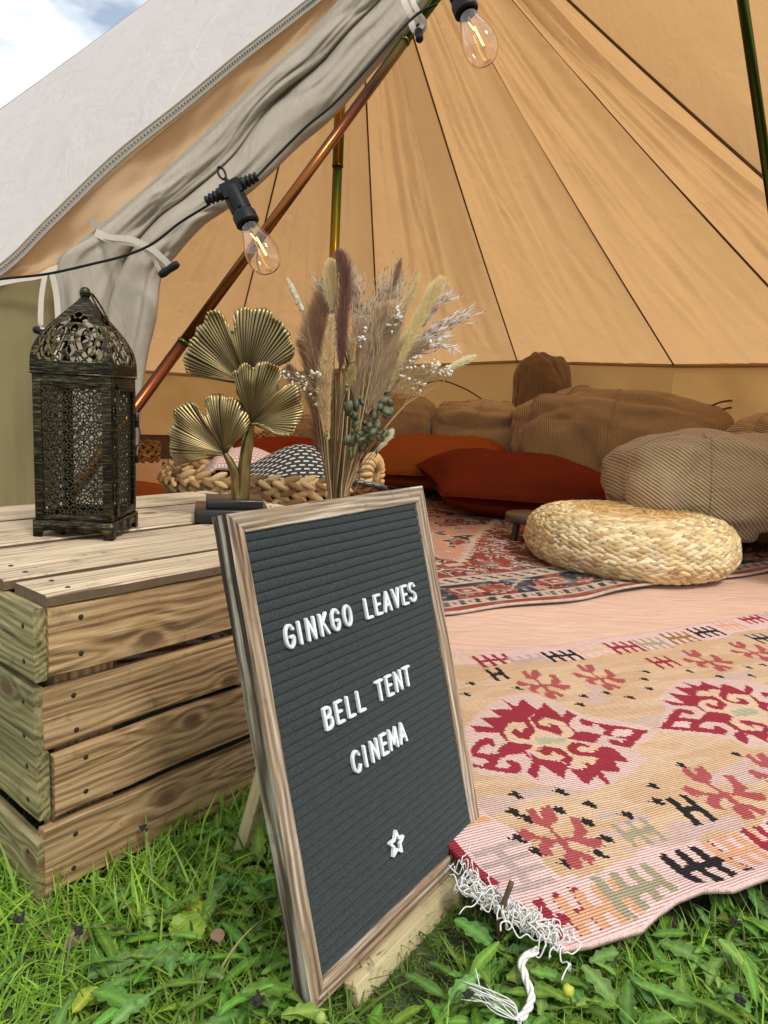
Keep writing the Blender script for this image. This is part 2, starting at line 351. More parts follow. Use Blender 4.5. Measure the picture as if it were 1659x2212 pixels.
for i in range(len(jts)-1): mesh('eave_seam', tube(np.array([jts[i], jts[i+1]]), .013, 8), m_wall, tent, smooth=True)
for i in range(len(jts)-1):
    wallp(jts[i], jts[i+1], .19, i*2.7, amp=.035, wav=4.)
    a, b = jts[i].copy(), jts[i+1].copy(); a[2] = b[2] = .192; wallp(a, b, 0., i*1.7, 'groundsheet_upstand', m_mud, amp=.006)
# door side: outside panel in front-left, canopy, right side
def orient(P):
    n = np.cross(P[1, 5]-P[0, 5], P[0, 6]-P[0, 5])
    return P[::-1] if n@(P[0, 5]-cen) < 0 else P
add_panel('front_roof_panel', orient(panel(T, jts[0], AP, W2p, 60, 60, -.03, .012, 9.3, cen)), m_outer)
add_panel('front_roof_panel', orient(panel(tops[-1], jts[-1], AP, W3p, 30, 40, -.03, .01, 4.3, cen)), m_canvas)
wallp(jts[0], W2p, .0, 3.3, amp=.01); wallp(W3p, jts[-1], 0., 5.3, amp=.01)
# long faint seam and creases on the outside panel
def onp(s, t):                                             # point on the flat outside panel
    L = T+(jts[0]-T)*t; R = AP+(W2p-AP)*t; return L+(R-L)*s
from mathutils.bvhtree import BVHTree
PO = orient(panel(T, jts[0], AP, W2p, 60, 60, -.03, .012, 9.3, cen)); bvo = BVHTree.FromPolygons([Vector(v) for v in PO.reshape(-1, 3).tolist()], gridf(60, 60).tolist())
def onouter(x, y):
    h_ = bvo.ray_cast(Vector(CAM), Vector(ray(x, y)).normalized()); return np.array(h_[0])-unit(ray(x, y))*.0015 if h_[0] is not None else PD(x, y, 1.62)
sp_o = np.array([onouter(x, y) for x, y, _ in spline([(500, -18, 0), (440, 75, 0), (400, 150, 0), (350, 235, 0), (318, 283, 0), (300, 305, 0)], 50)])
mesh('panel_seam', ribbon(sp_o, RR, .007, .0012), canvas('outer_seam', (.47, .455, .43), (.47, .455, .43), (.6, .5, .3), .1), tent)
# ------------------------------------------------------------------ hem, lining and rolled flap
def polyD(pts, ds, n):                                     # pixel polyline with depths -> world polyline
    return spline([PD(x, y, d) for (x, y), d in zip(pts, ds)], n)
hem_px = [(-160, 668), (0, 585), (110, 480), (250, 345), (400, 225), (520, 125), (640, 32), (760, -68), (1100, -380)]
hem_d = [1.60]*len(hem_px)
hem = polyD(hem_px, hem_d, 90)
updir = UU-RR*.3
mesh('hem', ribbon(hem, np.cross(FF, np.gradient(hem, axis=0)), .021, .003), m_hem, tent, smooth=False)
mesh('hem_piping', tube(hem+np.cross(unit(hem[5]-hem[30]), FF)*(-.012)-FF*.002, .0028, 6), m_tie, tent, smooth=True)
# stitches along the hem
st = [box(hem[i]*(1-k)+hem[i+1]*k-FF*.003, (.0032, .0012, .010), basis(hem[i+1]-hem[i], FF)[:, [2, 1, 0]]) for i in range(8, 80) for k in (0, .5)]
tag(mesh('stitching', J(st), simple('stitch_thread', (.28, .25, .20), .9), tent), kind='stuff')
flap_px = [(-160, 660), (0, 608), (60, 590), (125, 566), (205, 505), (300, 425), (350, 380), (430, 308), (500, 240), (600, 142), (660, 90), (740, 0), (820, -90), (1160, -420)]
flapline = polyD(flap_px, [1.66, 1.62]+[1.62]*12, 90)
s = np.linspace(0, 1, 14)[:, None, None]
hem2 = spline([PD(x, y, 1.603) for x, y in hem_px], 90)
Ln = hem2[None]+(flapline-hem2)[None]*s
tt = np.linspace(0, 1, 90); Q = np.stack([np.repeat(tt[None]*9, 14, 0), np.repeat(s[:, :, 0]*1.6, 90, 1)+tt[None]*3, np.zeros((14, 90))], -1)
Ln = Ln+FF*((.016*vn(Q, 1.)+.012*vn(Q, 2.3))*np.sin(PI*s[..., 0])+.02*np.sin(PI*s[..., 0]))[..., None]
add_panel('door_lining', Ln, m_tan)
mesh('flap_seam', ribbon(spline([PD(x, y, 1.60) for x, y in flap_px[3:]], 80), np.cross(FF, unit(flapline[60]-flapline[10])), .012, .003), m_hem, tent)
mesh('lining_tape', ribbon(np.array([PD(197, 478, 1.59), PD(235, 503, 1.588), PD(275, 528, 1.59)]), UU+RR, .014, .002), m_hem, tent)
mesh('frayed_edge', ribbon(spline([PD(x, y, 1.592) for x, y in [(-30, 618), (0, 612), (40, 604), (85, 597), (112, 582), (150, 572)]], 30), UU, .012, .002), m_tie, tent)
# front bit of wall between roof edge and the hanging flap
s = np.linspace(0, 1, 40)[:, None]; t = np.linspace(0, 1, 24)[None]
a = W2p; b = PD(150, 585, 1.64); P = a+(b-a)*s[..., None]+0*t[..., None]; P[..., 2] = P[..., 2]*(1-t)+(-.02)*t
Q = np.stack([s*5+0*t, t*.8+0*s, 0*s+0*t], -1); P[..., 1] += (.02*vn(Q, 1.)+.008*vn(Q, 3.))*(.2+t)
add_panel('wall_panel', P, m_olive)
# rolled flap: a sheet of cloth folded into two rolls; upper boundary, crease, lower boundary
U_ = [(900, -180), (740, 0), (660, 90), (600, 142), (500, 240), (430, 308), (350, 380), (300, 425), (205, 505), (125, 566), (128, 700), (125, 900), (120, 1150)]
Cc = [(960, -150), (815, 5), (735, 80), (660, 165), (560, 265), (480, 350), (400, 418), (345, 468), (292, 530), (262, 590), (235, 680), (215, 850), (200, 1150)]
Lw = [(1010, -110), (910, 40), (812, 150), (722, 252), (645, 318), (560, 400), (495, 450), (440, 488), (385, 548), (350, 600), (338, 690), (312, 820), (285, 1150)]
nS = 150
def sp2(a): return spline([(x, y, 0) for x, y in a], nS)
u0, u1, u2 = sp2(U_), sp2(Cc), sp2(Lw)
al = np.linspace(0, 1, nS)
M = 49; rows = []
for j in range(M):
    q = j/(M-1)                                            # 0..1 across the visible front
    if q <= .5: px = u0+(u1-u0)*(q*2); b_ = math.sqrt(max(0, 1-(4*q-1)**2))
    else: px = u1+(u2-u1)*(q*2-1); b_ = math.sqrt(max(0, 1-(4*q-3)**2))
    amp = .040 if q <= .5 else .052
    Q = np.stack([al*7, np.full(nS, q*6.), np.zeros(nS)], 1)
    ams = amp*(1-.55*np.clip((al-.72)*4, 0, 1))
    d = 1.60-ams*b_**.8+.012*vn(Q, 1., 2)+.005*vn(Q, 2.6, 4)+.010*(1-abs(vn(Q*A3(.8, 1, 1), .9, 8)))**6
    d = d+.012*(1-b_)*vn(np.stack([al*20, np.full(nS, q), np.zeros(nS)], 1), 1.)
    wob = (vn(np.stack([al*10, np.full(nS, 3.), np.zeros(nS)], 1), 1.)*7)*(1 if .1 < q else 0)*math.sin(PI*min(1, q*1.2))
    rows.append([PD(p[0]+w_*.7, p[1]+w_, dd) for p, w_, dd in zip(px, wob, d)])
fr = np.array(rows); back = fr.copy()[::-1]; lerpb = np.linspace(0, 1, M)[:, None, None]
back = (fr[-1][None]*(1-lerpb)+fr[0][None]*lerpb)+FF*(.045*np.sin(PI*lerpb))
ring = np.concatenate([fr, back[1:-1]]); nR = len(ring)
mesh('rolled_flap', (ring, gridf(nR, nS, True)[:, ::-1]), m_flap, tent, smooth=True)
mesh('flap_edge_seam', ribbon(spline([PD(x, y, 1.545) for x, y in [(128, 585), (134, 680), (138, 800)]], 14), RR, .016, .002), m_hem, tent)
# ties and toggles
def tie(pts, ds, wd=.012, parent=tent, name='tie'):
    P = polyD(pts, ds, 30); return mesh(name, ribbon(P, np.cross(FF, np.gradient(P, axis=0))+.001, wd, .0015), m_tie, parent)
tie([(205, 505), (240, 520), (300, 530), (335, 560), (368, 580)], [1.57, 1.54, 1.50, 1.50, 1.51], .011)
tie([(207, 500), (235, 512), (285, 518), (330, 540), (372, 578)], [1.58, 1.54, 1.49, 1.49, 1.50], .013)
tie([(318, 528), (330, 555), (348, 590)], [1.50, 1.50, 1.50], .009)
def toggle(p, q, d):
    a, b = PD(*p, d), PD(*q, d); P = a+(b-a)*np.linspace(0, 1, 9)[:, None]; r = np.array([.0055, .0085, .009, .0085, .008, .0085, .009, .0085, .0055])*.95
    mesh('toggle', tube(P, r, 10), m_black, tent, smooth=True)
toggle((344, 596), (386, 568), 1.49); toggle((73, 710), (100, 722), 1.5)
tie([(98, 590), (90, 640), (88, 700), (96, 712)], [1.50]*4, .012); tie([(112, 590), (122, 640), (126, 710), (122, 790)], [1.50]*4, .013); tie([(96, 712), (92, 722)], [1.5]*2, .008)
tie([(868, -30), (872, 0), (886, 30), (900, 52)], [1.46, 1.44, 1.43, 1.43], .012); tie([(888, -30), (893, 5), (905, 30), (908, 50)], [1.46, 1.44, 1.43, 1.43], .010)
tie([(884, 38), (900, 34), (913, 45), (914, 62), (903, 72), (893, 62), (888, 46)], [1.425]*7, .014); tie([(905, 30), (914, 52), (896, 72)], [1.42]*3, .013)
toggle((903, 62), (907, 90), 1.42)
# arcs of the mesh-window seams on the far wall and ropes
def arc(pts, d): mesh('window_seam', tube(polyD(pts, [d]*len(pts), 40), .006, 6), m_seam, tent, smooth=True)
arc([(905, 835), (950, 822), (1000, 838), (1040, 862), (1075, 890)], 5.2); arc([(1520, 885), (1560, 868), (1610, 866), (1665, 880)], 3.9); arc([(1535, 900), (1570, 882), (1620, 880), (1665, 892)], 3.9)
# ------------------------------------------------------------------ poles
def polemat(name, st, off):
    t = NT(name); co = t.co('Object', (1, 1, 1), False); nz = t.noise(t.co(scale=(2, 2, 2), rnd=False), 1.1, 1); lw = t.n('ShaderNodeLayerWeight'); lw.inputs[0].default_value = .4
    f = t.math('ADD', t.math('MULTIPLY', nz, .6), t.math('MULTIPLY', lw.outputs['Facing'], .55)); c = t.ramp(t.math('ADD', f, off), st)
    return t.done(t.pb(c, .26, .9, None))
IR = [(.25, srgb('7c4a22')), (.40, srgb('66301c')), (.52, srgb('4a221c')), (.62, srgb('745020')), (.75, srgb('5d6a20')), (.9, srgb('3a2a1c'))]
m_pole = polemat('anodised_copper', IR, -.08); m_pole2 = polemat('anodised_green', [(.3, srgb('c07a20')), (.5, srgb('8c8a2a')), (.6, srgb('4f7a35')), (.8, srgb('6b3a1c'))], .02)
m_pole3 = polemat('anodised_dark', [(.3, srgb('35401a')), (.5, srgb('4a5a20')), (.62, srgb('5a1f1a')), (.85, srgb('231a14'))], 0)
af = root('door_frame', (FL+FR)/2, 'coppery iridescent metal A-shaped pole frame standing in the tent doorway', 'pole frame')
dl = FL-AP; dr = FR-AP
k1 = PD(885, 110, 1.57); k2 = PD(405, 745, 1.52)
def onl(p, a, d_): return a+d_*np.clip(((p-a)@d_)/(d_@d_), 0, 1)
a1, a2 = onl(k1, AP, dl), onl(k2, AP, dl)
mesh('pole', tube(np.array([AP, a1]), .0100, 20), m_pole3, af, smooth=True); mesh('pole', tube(np.array([a1, a2]), .0112, 20), m_pole, af, smooth=True); mesh('pole', tube(np.array([a2, FL]), .0126, 20), m_pole, af, smooth=True)
mesh('pole', tube(np.array([AP, AP+dr*.56]), .0135, 20), m_pole3, af, smooth=True); mesh('pole', tube(np.array([AP+dr*.56, FR]), .0155, 20), m_pole, af, smooth=True)
for p, d_, rr in ((a1, dl, .0119), (a2, dl, .0133), (AP+dr*.56, dr, .0165)): mesh('joint_ring', tube(np.array([p-unit(d_)*.004, p+unit(d_)*.004]), rr, 20), m_pole3, af, smooth=True)
mesh('apex_joint', tube(np.array([AP+unit(dl)*.06, AP, AP+unit(dr)*.06]), .018, 12), m_pole3, af, smooth=True)
pb_ = PD(725, 470, 3.25); pt_ = A3(pb_[0], pb_[1], 2.98); cp = root('centre_pole', (pb_[0], pb_[1], 0), 'upright golden green centre pole rising behind the dried flowers inside the tent', 'tent pole')
zj = 0
for z_ in np.linspace(1, 3, 400):
    q = A3(pb_[0], pb_[1], z_)-CAM
    if H0/2-FOC*(q@UU)/(q@FF) < 360: zj = z_; break
mesh('pole', tube(np.array([(pb_[0], pb_[1], 0), (pb_[0], pb_[1], zj)]), .0225, 20), m_pole2, cp, smooth=True); mesh('pole', tube(np.array([(pb_[0], pb_[1], zj), pt_]), .0245, 20), m_pole2, cp, smooth=True)
mesh('joint_ring', tube(np.array([(pb_[0], pb_[1], zj-.006), (pb_[0], pb_[1], zj+.006)]), .026, 20), m_pole3, cp, smooth=True)
# ------------------------------------------------------------------ groundsheet
n = 90; X, Y = np.meshgrid(np.linspace(-2.7, 2.3, 140), np.linspace(1.1, 6., 130), indexing='ij')
P0 = np.stack([X, Y, 0*X], -1); zz = .006+.004*vn(P0, 4.)+.004*np.maximum(0, vn(np.stack([X*2+Y*7, Y*2-X*3.5, 0*X], -1), 1.3))
e0 = G(1020, 1412, 0)[:2]; e1 = G(1659, 1330, 0)[:2]; ed = unit(e1-e0); en = A3(-ed[1], ed[0])
side = (X-e0[0])*en[0]+(Y-e0[1])*en[1]; ok = (side > -.10) & (((X-TC[0])**2+(Y-TC[1])**2) < 2.42**2)
F = gridf(140, 130); okf = ok.ravel()[F].all(1)
t = NT('pink_groundsheet'); co = t.co(rnd=False)
m_gs = t.done(t.pb(t.mix(t.noise(co, 5, 4), (.55, .355, .265), (.66, .45, .345)), .55, 0, t.bump(t.noise(t.co(scale=(1, 2.4, 1), rnd=False), 9, 4, .5, .8), .45, .02), Specular_IOR_Level=.3))
tag(mesh('groundsheet', (np.stack([X, Y, zz], -1), F[okf]), m_gs, smooth=True), kind='structure')
# ------------------------------------------------------------------ persian rug (woven colour per cell)
def hashn(a, b, k=0.): v = np.sin(a*127.1+b*311.7+k*74.7)*43758.5453; return v-np.floor(v)
ra, rb = G(950, 1345)[:2], G(1659, 1242)[:2]; ud = unit(rb-ra); vd = A3(-ud[1], ud[0])
RO = ra-ud*.95; LU, LV, cs = 2.75, 2.55, .0085
nu, nv = int(LU/cs), int(LV/cs)
iu, iv = np.meshgrid(np.arange(nu+1), np.arange(nv+1), indexing='ij'); u = iu*cs; v = iv*cs
PX = RO[0]+ud[0]*u+vd[0]*v; PY = RO[1]+ud[1]*u+vd[1]*v
wv = .012*np.sin(u*7.3+.6)*np.exp(-v*9)+.006*np.sin(u*17)*np.exp(-v*14)
PX = PX+vd[0]*wv; PY = PY+vd[1]*wv
ZZ = .016+.006*np.maximum(0, np.sin(u*7.3+2))*np.exp(-v*8)+.003*vn(np.stack([PX, PY, 0*PX], -1), 5.)
uc = (u[:-1, :-1]+cs/2); vc = (v[:-1, :-1]+cs/2); q = np.stack([uc, vc, 0*uc], -1)
C_ = dict(cream=srgb('c9b7a6'), rust=srgb('9a4a3a'), red=srgb('96453a'), red2=srgb('a65a48'), navy=srgb('3d3f4a'), char=srgb('4a4444'), blue=srgb('5b6a8a'), peach=srgb('cf9a74'), pink=srgb('c69486'), dk=srgb('3a3030'))
C_ = {k: np.array(x) for k, x in C_.items()}
rc = np.zeros(uc.shape+(3,)); 
def put(m, c): rc[m] = C_[c] if isinstance(c, str) else c
put(np.ones(uc.shape, bool), 'red')
def field(U, V):                                            # motifs of the red field
    n1 = vn(np.stack([U, V, 0*U], -1), 6.); n2 = vn(np.stack([U, V, 0*U+3], -1), 22.)
    m = n1+.5*n2; 
    put((m > .15)&(vc > .31), 'red2'); put((abs(m-.15) < .05)&(vc > .31), 'char')
    for sc_, k0, cc in ((.115, 1, ('cream', 'char', 'peach')), (.07, 5, ('navy', 'pink', 'cream'))):
        ci = np.floor(U/sc_); cj = np.floor(V/sc_+.5*(ci % 2)); fx = U/sc_-ci-.5; fy = V/sc_+.5*(ci % 2)-cj-.5
        h = hashn(ci, cj, k0); an = np.arctan2(fy, fx); rad = np.hypot(fx, fy); R_ = (.2+.2*h)*(1+.35*np.cos(an*(3+np.floor(h*4))))
        use = (h > .35)
        put(use & (rad < R_) & (vc > .31), cc[0]); put(use & (rad < R_*.72) & (vc > .31), cc[1] if k0 == 1 else cc[1]); put(use & (rad < R_*.35) & (vc > .31), cc[2])
    vine = np.sin(U*31+2.2*np.sin(V*19))+np.sin(V*27+2*np.sin(U*23)); put((abs(vine) < .14) & (vc > .31), 'cream'); put((abs(vine-.28) < .12) & (vc > .31), 'char')
field(uc, vc)
MC = A3(1.32, 1.22)                                         # stepped medallion
stp = lambda x, k: np.floor(x/k)*k
dd = stp(abs(uc-MC[0]), .035)*1.0+stp(abs(vc-MC[1]), .035)*1.05
put(abs(dd-.80) < .02, 'cream'); inside = dd < .78
put(inside & (hashn(stp(uc, .0085), stp(vc, .0085)) > -1), 'char')
n3 = vn(q, 11., 7)+.6*vn(q, 27., 3)
put(inside & (n3 > .05), 'peach'); put(inside & (abs(n3-.05) < .07), 'cream'); put(inside & (n3 > .42), 'pink'); put(inside & (n3 < -.45), 'red'); put(inside & (abs(n3+.42) < .05), 'cream')
put((dd < .30), 'red'); put((dd < .30) & (n3 > .2), 'navy'); put(abs(dd-.30) < .02, 'cream')
de = np.minimum.reduce([vc, uc, LU-uc, LV-vc]); al_ = np.where(vc <= de+1e-6, uc, np.where((LV-vc) <= de+1e-6, uc, vc))
def band(a, b): return (de >= a) & (de < b)
put(band(0, .30), 'cream')
put(band(0, .012), 'cream'); put(band(.012, .030), 'rust'); put(band(.030, .036), 'char')
ph = al_/.052; fr_ = ph-np.floor(ph); hh = hashn(np.floor(ph), 0, 3)
put(band(.040, .080) & (abs(fr_-.5-(de-.06)*9) < .16+.1*hh), 'char'); put(band(.052, .068) & (abs(fr_-.05) < .1), 'rust')
put(band(.083, .225), 'navy')
nb = vn(q, 19., 11)+.6*vn(q, 43., 1); bn = band(.088, .220)
put(bn & (nb > .50), 'rust'); put(bn & (abs(nb-.40) < .045), 'pink'); put(bn & (nb < -.5), 'blue'); put(bn & (nb < -.7), 'cream')
pr_ = al_/.33; rf = (pr_-np.floor(pr_)-.5)*.33; rd = np.maximum(abs(rf)*1.0, abs(de-.155)*1.3)
put(bn & (rd < .052), 'rust'); put(bn & (rd < .040), 'cream'); put(bn & (rd < .030), 'rust'); put(bn & (rd < .012), 'cream')
vinb = abs(de-.155-.045*np.sin(al_*19)); put(bn & (vinb < .0045) & (rd > .052), 'cream')
put(band(.225, .232), 'cream'); put(band(.240, .278) & (abs(fr_-.5+(de-.26)*9) < .17), 'char'); put(band(.285, .292), 'char')
wear = vn(q, 3.5, 2)*.5+.5; fn = rng.random(uc.shape)
rc = rc*(1-.18*fn[..., None]); fade = (np.clip(vn(q, 30., 9)+.35*vn(q, 90, 2), 0, 1)*.5)[..., None]; rc = (rc*(1-fade)+C_['cream']*.6*fade)*.84
t = NT('rug_pile'); co = t.co(rnd=False); nr = t.bump(t.noise(co, 380, 3), .5, .003)
m_rug = t.done(t.pb(t.attr('Col').outputs['Color'], .95, 0, nr, Specular_IOR_Level=.1))
mesh_r = mesh('persian_rug', (np.stack([PX, PY, ZZ], -1), gridf(nu+1, nv+1)), m_rug, None, smooth=True, corner=rc.reshape(-1, 3), solid=.006)
tag(mesh_r, 'faded red and navy oriental patterned rug under the woven pouf', 'rug')
# ------------------------------------------------------------------ kilim
ZK = .018
def GK(x, y): return G(x, y, ZK)[:2]
K1 = lambda x, y: GK((1400+x*.6631)*.6636, (1900+y*.6631)*.6636)
KM = lambda x, y: GK((1500+x/2.552)*.6636, (2250+y/2.552)*.6636)
K2 = lambda x, y: GK((2100+x/4.1475)*.6636, (2150+y/4.1475)*.6636)
K3 = lambda x, y: GK((1450+x/1.58)*.6636, (1950+y/1.58)*.6636)
K4 = lambda x, y: GK((1500+x/1.659)*.6636, (2550+y/1.659)*.6636)
front = [K4(560, 905), K4(700, 885), K4(860, 842), K4(980, 815), K4(1060, 740), K4(1170, 668), K4(1300, 628), K4(1470, 632), K4(1560, 600), K4(1659, 568)]
fa, fb = K4(548, 912), K4(1659, 575)
ka, kb = K3(30, 262), K3(1659, 70)
kd = unit((unit(fb-fa)+unit(kb-ka))); kn = A3(-kd[1], kd[0])
KO = fa
def kuv(p): d_ = np.asarray(p)-KO; return d_@kd, d_@kn
fuv = np.array([(-.03, .012), (0, .0)]+[kuv(p) for p in front]+[(.62, .0), (.8, .02), (1.2, 0), (1.8, 0)]); fuv = fuv[np.argsort(fuv[:, 0])]
bs_ = [(30, 262), (150, 272), (500, 250), (800, 212), (1150, 165), (1659, 72)]
buv = np.array([kuv(K3(*p)) for p in bs_]); buv = np.vstack([buv, [[1.8, buv[-1, 1]+.02]]]); buv[:, 1] += 0
buv = np.vstack([[[-.6, buv[0, 1]-.03]], buv])
lf = [kuv(K4(*p)) for p in [(548, 912), (440, 800), (330, 700), (215, 610), (55, 480)]]
cs = .003; nu, nv = 480, 300
lv = np.array([p[1] for p in lf]+[.9]); lu = np.array([p[0] for p in lf]+[lf[-1][0]-.05]); o_ = np.argsort(lv); lv, lu = lv[o_], lu[o_]
ss, tt = np.meshgrid(np.linspace(0, 1, nu+1), np.linspace(0, 1, nv+1), indexing='ij')
UR = 1.42
v0 = tt*.8; u_ = np.interp(v0, lv, lu); u_ = u_+(UR-u_)*ss
vf = np.interp(u_, fuv[:, 0], fuv[:, 1]); vb = np.interp(u_, buv[:, 0], buv[:, 1]); v_ = vf+(vb-vf)*tt
u_ = np.interp(v_, lv, lu); u_ = u_+(UR-u_)*ss
PX = KO[0]+kd[0]*u_+kn[0]*v_; PY = KO[1]+kd[1]*u_+kn[1]*v_
q = np.stack([PX, PY, 0*PX], -1)
ZZ = ZK+.003*vn(q, 6., 3)+.002*vn(q, 15.)+.010*np.exp(-((v_-vf)/.03)**2)*np.interp(u_, [0, .12, .2, .3, .45], [0, .3, 1, 1.2, .2])
CX = (PX[:-1, :-1]+PX[1:, 1:])/2; CY = (PY[:-1, :-1]+PY[1:, 1:])/2; UC = (u_[:-1, :-1]+u_[1:, 1:])/2; VC = (v_[:-1, :-1]+v_[1:, 1:])/2; VF = (vf[:-1, :-1]+vf[1:, 1:])/2; VB = (vb[:-1, :-1]+vb[1:, 1:])/2
jit = .0016*(vn(np.stack([np.floor(UC/.004), np.floor(VC/.003), 0*UC], -1), 1.))
CXj, CYj = CX+jit, CY-jit
kc = dict(tan=srgb('d3af8a'), tan2=srgb('d9b997'), pink=srgb('dcbcb0'), red=srgb('9c2e3e'), red2=srgb('b05555'), black=srgb('1f2022'), grey=srgb('c3aca4'), sage=srgb('a89f82'), peach=srgb('dfa983'), brown=srgb('9a733e'), cream=srgb('dfbf9f'), lp=srgb('e8c4bc'), green=srgb('b2b093'), mau=srgb('d0b2a6'))
kc = {k: np.array(x) for k, x in kc.items()}
kcol = np.zeros(CX.shape+(3,)); kcol[:] = kc['tan']
q = np.stack([UC, VC, 0*UC], -1)
kcol[vn(q*A3(14, 60, 1), 1., 5) > .1] = kc['tan2']
kcol[(vn(q*A3(9, 30, 1), 1., 8)+.5*vn(q*A3(30, 90, 1), 1., 2)) > .55] = kc['mau']
def fillp(f, pts, c):
    P = np.array([f(*p) for p in pts]); kcol[inpoly(CXj, CYj, P)] = kc[c]
bw = .088
vin = VF+.085+.012*np.round(1.5*np.sin(UC*34))*.6; kcol[VC < vin] = kc['lp']
vout = VB-.085+.010*np.round(1.5*np.sin(UC*30+1))*.5; kcol[VC > vout] = kc['lp']
lfu = np.interp(VC, lv, lu); kcol[(UC-lfu < .085+.008*np.sin(VC*50))] = kc['lp']
# halos
fillp(KM, [(20, 330), (140, 200), (330, 60), (520, 25), (720, 60), (1000, 200), (1560, 300), (1640, 340), (1450, 500), (1560, 600), (1300, 760), (1060, 850), (640, 800), (480, 720), (160, 720), (60, 560)], 'pink')
fillp(KM, [(330, 330), (380, 260), (370, 200), (450, 170), (560, 140), (660, 170), (700, 220), (860, 260), (960, 340), (900, 420), (1180, 470), (1160, 580), (1060, 650), (900, 640), (820, 590), (620, 560), (560, 470), (400, 410)], 'cream')
fillp(KM, [(620, 400), (880, 400), (870, 440), (640, 450)], 'green')
fillp(K2, [(180, 540), (300, 380), (500, 270), (1000, 270), (1500, 330), (1659, 370), (1659, 1180), (1400, 1190), (1150, 1080), (700, 1010), (140, 960), (250, 780), (280, 640)], 'pink')
fillp(K2, [(680, 600), (700, 430), (1030, 430), (1100, 480), (1400, 490), (1659, 620), (1659, 850), (1600, 960), (1300, 950), (1130, 860), (1190, 760), (900, 720)], 'cream')
fillp(K2, [(1150, 700), (1300, 650), (1520, 680), (1520, 740), (1250, 770)], 'green')
R_ = [[(80, 292), (275, 310), (165, 230), (335, 222), (250, 160), (425, 152), (350, 80), (460, 132), (510, 70), (640, 162), (560, 235), (620, 345), (560, 412), (480, 400), (415, 350), (440, 320), (500, 350), (555, 300), (520, 270), (420, 268), (355, 340), (400, 420), (380, 425), (310, 350), (135, 350)],
 [(640, 162), (695, 100), (840, 225), (880, 172), (965, 215), (890, 270), (950, 345), (890, 300), (860, 265), (770, 245), (700, 222), (640, 260), (660, 300), (740, 310), (735, 280), (800, 290), (845, 350), (825, 382), (740, 355), (640, 330), (575, 235)],
 [(890, 290), (960, 340), (1050, 345), (1180, 378), (1110, 445), (880, 408), (945, 355)],
 [(975, 255), (1000, 238), (1120, 275), (1250, 300), (1560, 335), (1400, 488), (1250, 460), (1220, 420), (1290, 425), (1330, 445), (1370, 420), (1290, 400), (1170, 375), (1200, 335), (1110, 275), (1095, 305), (1020, 290)],
 [(85, 490), (130, 425), (200, 390), (262, 400), (292, 455), (262, 472), (235, 440), (180, 470), (140, 520), (230, 530), (300, 520), (340, 455), (400, 425), (600, 455), (540, 510), (610, 600), (655, 600), (890, 650), (850, 752), (665, 630), (630, 752), (550, 680), (600, 600), (520, 520), (400, 535), (330, 560), (270, 640), (350, 655), (410, 640), (380, 590), (430, 580), (500, 625), (490, 690), (430, 700), (110, 650), (105, 625), (180, 640), (230, 600), (200, 575), (95, 555)],
 [(625, 500), (700, 462), (830, 490), (945, 580), (900, 640), (820, 590), (860, 560), (760, 510), (750, 540), (700, 545)],
 [(560, 510), (620, 560), (700, 585), (820, 600), (900, 640), (880, 665), (680, 620), (610, 600)],
 [(885, 480), (930, 440), (1000, 445), (1080, 475), (1060, 490), (1000, 470), (960, 500), (1000, 525), (1100, 530), (1165, 475), (1260, 490), (1410, 612), (1270, 598), (1335, 690), (1165, 680), (1240, 778), (1205, 785), (1120, 710), (1045, 800), (890, 660), (1010, 670), (1040, 640), (1015, 610), (1060, 615), (1080, 630), (1150, 575), (1090, 560), (960, 550), (900, 520)]]
for p in R_: fillp(KM, p, 'red')
fillp(KM, [(460, 135), (520, 190), (505, 198), (450, 150)], 'red')
fillp(KM, [(1240, 372), (1290, 335), (1420, 335), (1425, 370), (1380, 400), (1290, 395)], 'lp')
fillp(K2, [(215, 535), (540, 595), (315, 452), (610, 495), (385, 370), (640, 385), (500, 308), (740, 375), (760, 308), (1010, 410), (1040, 335), (1325, 455), (1340, 362), (1465, 420), (1410, 490), (1560, 580), (1659, 590), (1659, 700), (1560, 670), (1520, 600), (1400, 500), (1260, 490), (1110, 480), (1090, 540), (1200, 580), (1280, 570), (1220, 525), (1330, 545), (1410, 590), (1390, 612), (1240, 605), (1090, 570), (990, 500), (1020, 430), (860, 415), (860, 445), (760, 420), (700, 430), (670, 490), (760, 500), (920, 500), (1105, 615), (1050, 690), (930, 680), (820, 635), (830, 600), (950, 640), (985, 580), (900, 550), (770, 560), (700, 630), (820, 715), (940, 720), (1110, 740), (1190, 780), (1140, 850), (1310, 955), (1430, 960), (1600, 960), (1590, 900), (1420, 870), (1480, 925), (1280, 855), (1270, 820), (1430, 825), (1600, 860), (1659, 890), (1659, 1130), (1430, 1020), (1360, 1010), (1400, 1150), (1380, 1160), (1210, 1060), (1200, 1030), (1260, 975), (1080, 870), (880, 850), (780, 860), (720, 920), (950, 950), (890, 905), (1000, 905), (1115, 970), (1080, 1020), (800, 985), (185, 925), (280, 830), (400, 665), (500, 665), (640, 700), (670, 740), (610, 755), (500, 720), (450, 790), (720, 820), (830, 730), (680, 640), (540, 625), (330, 600)], 'red')
fillp(K2, [(345, 905), (400, 840), (610, 855), (600, 925)], 'lp'); fillp(K2, [(1520, 460), (1659, 470), (1659, 530), (1600, 520)], 'red')
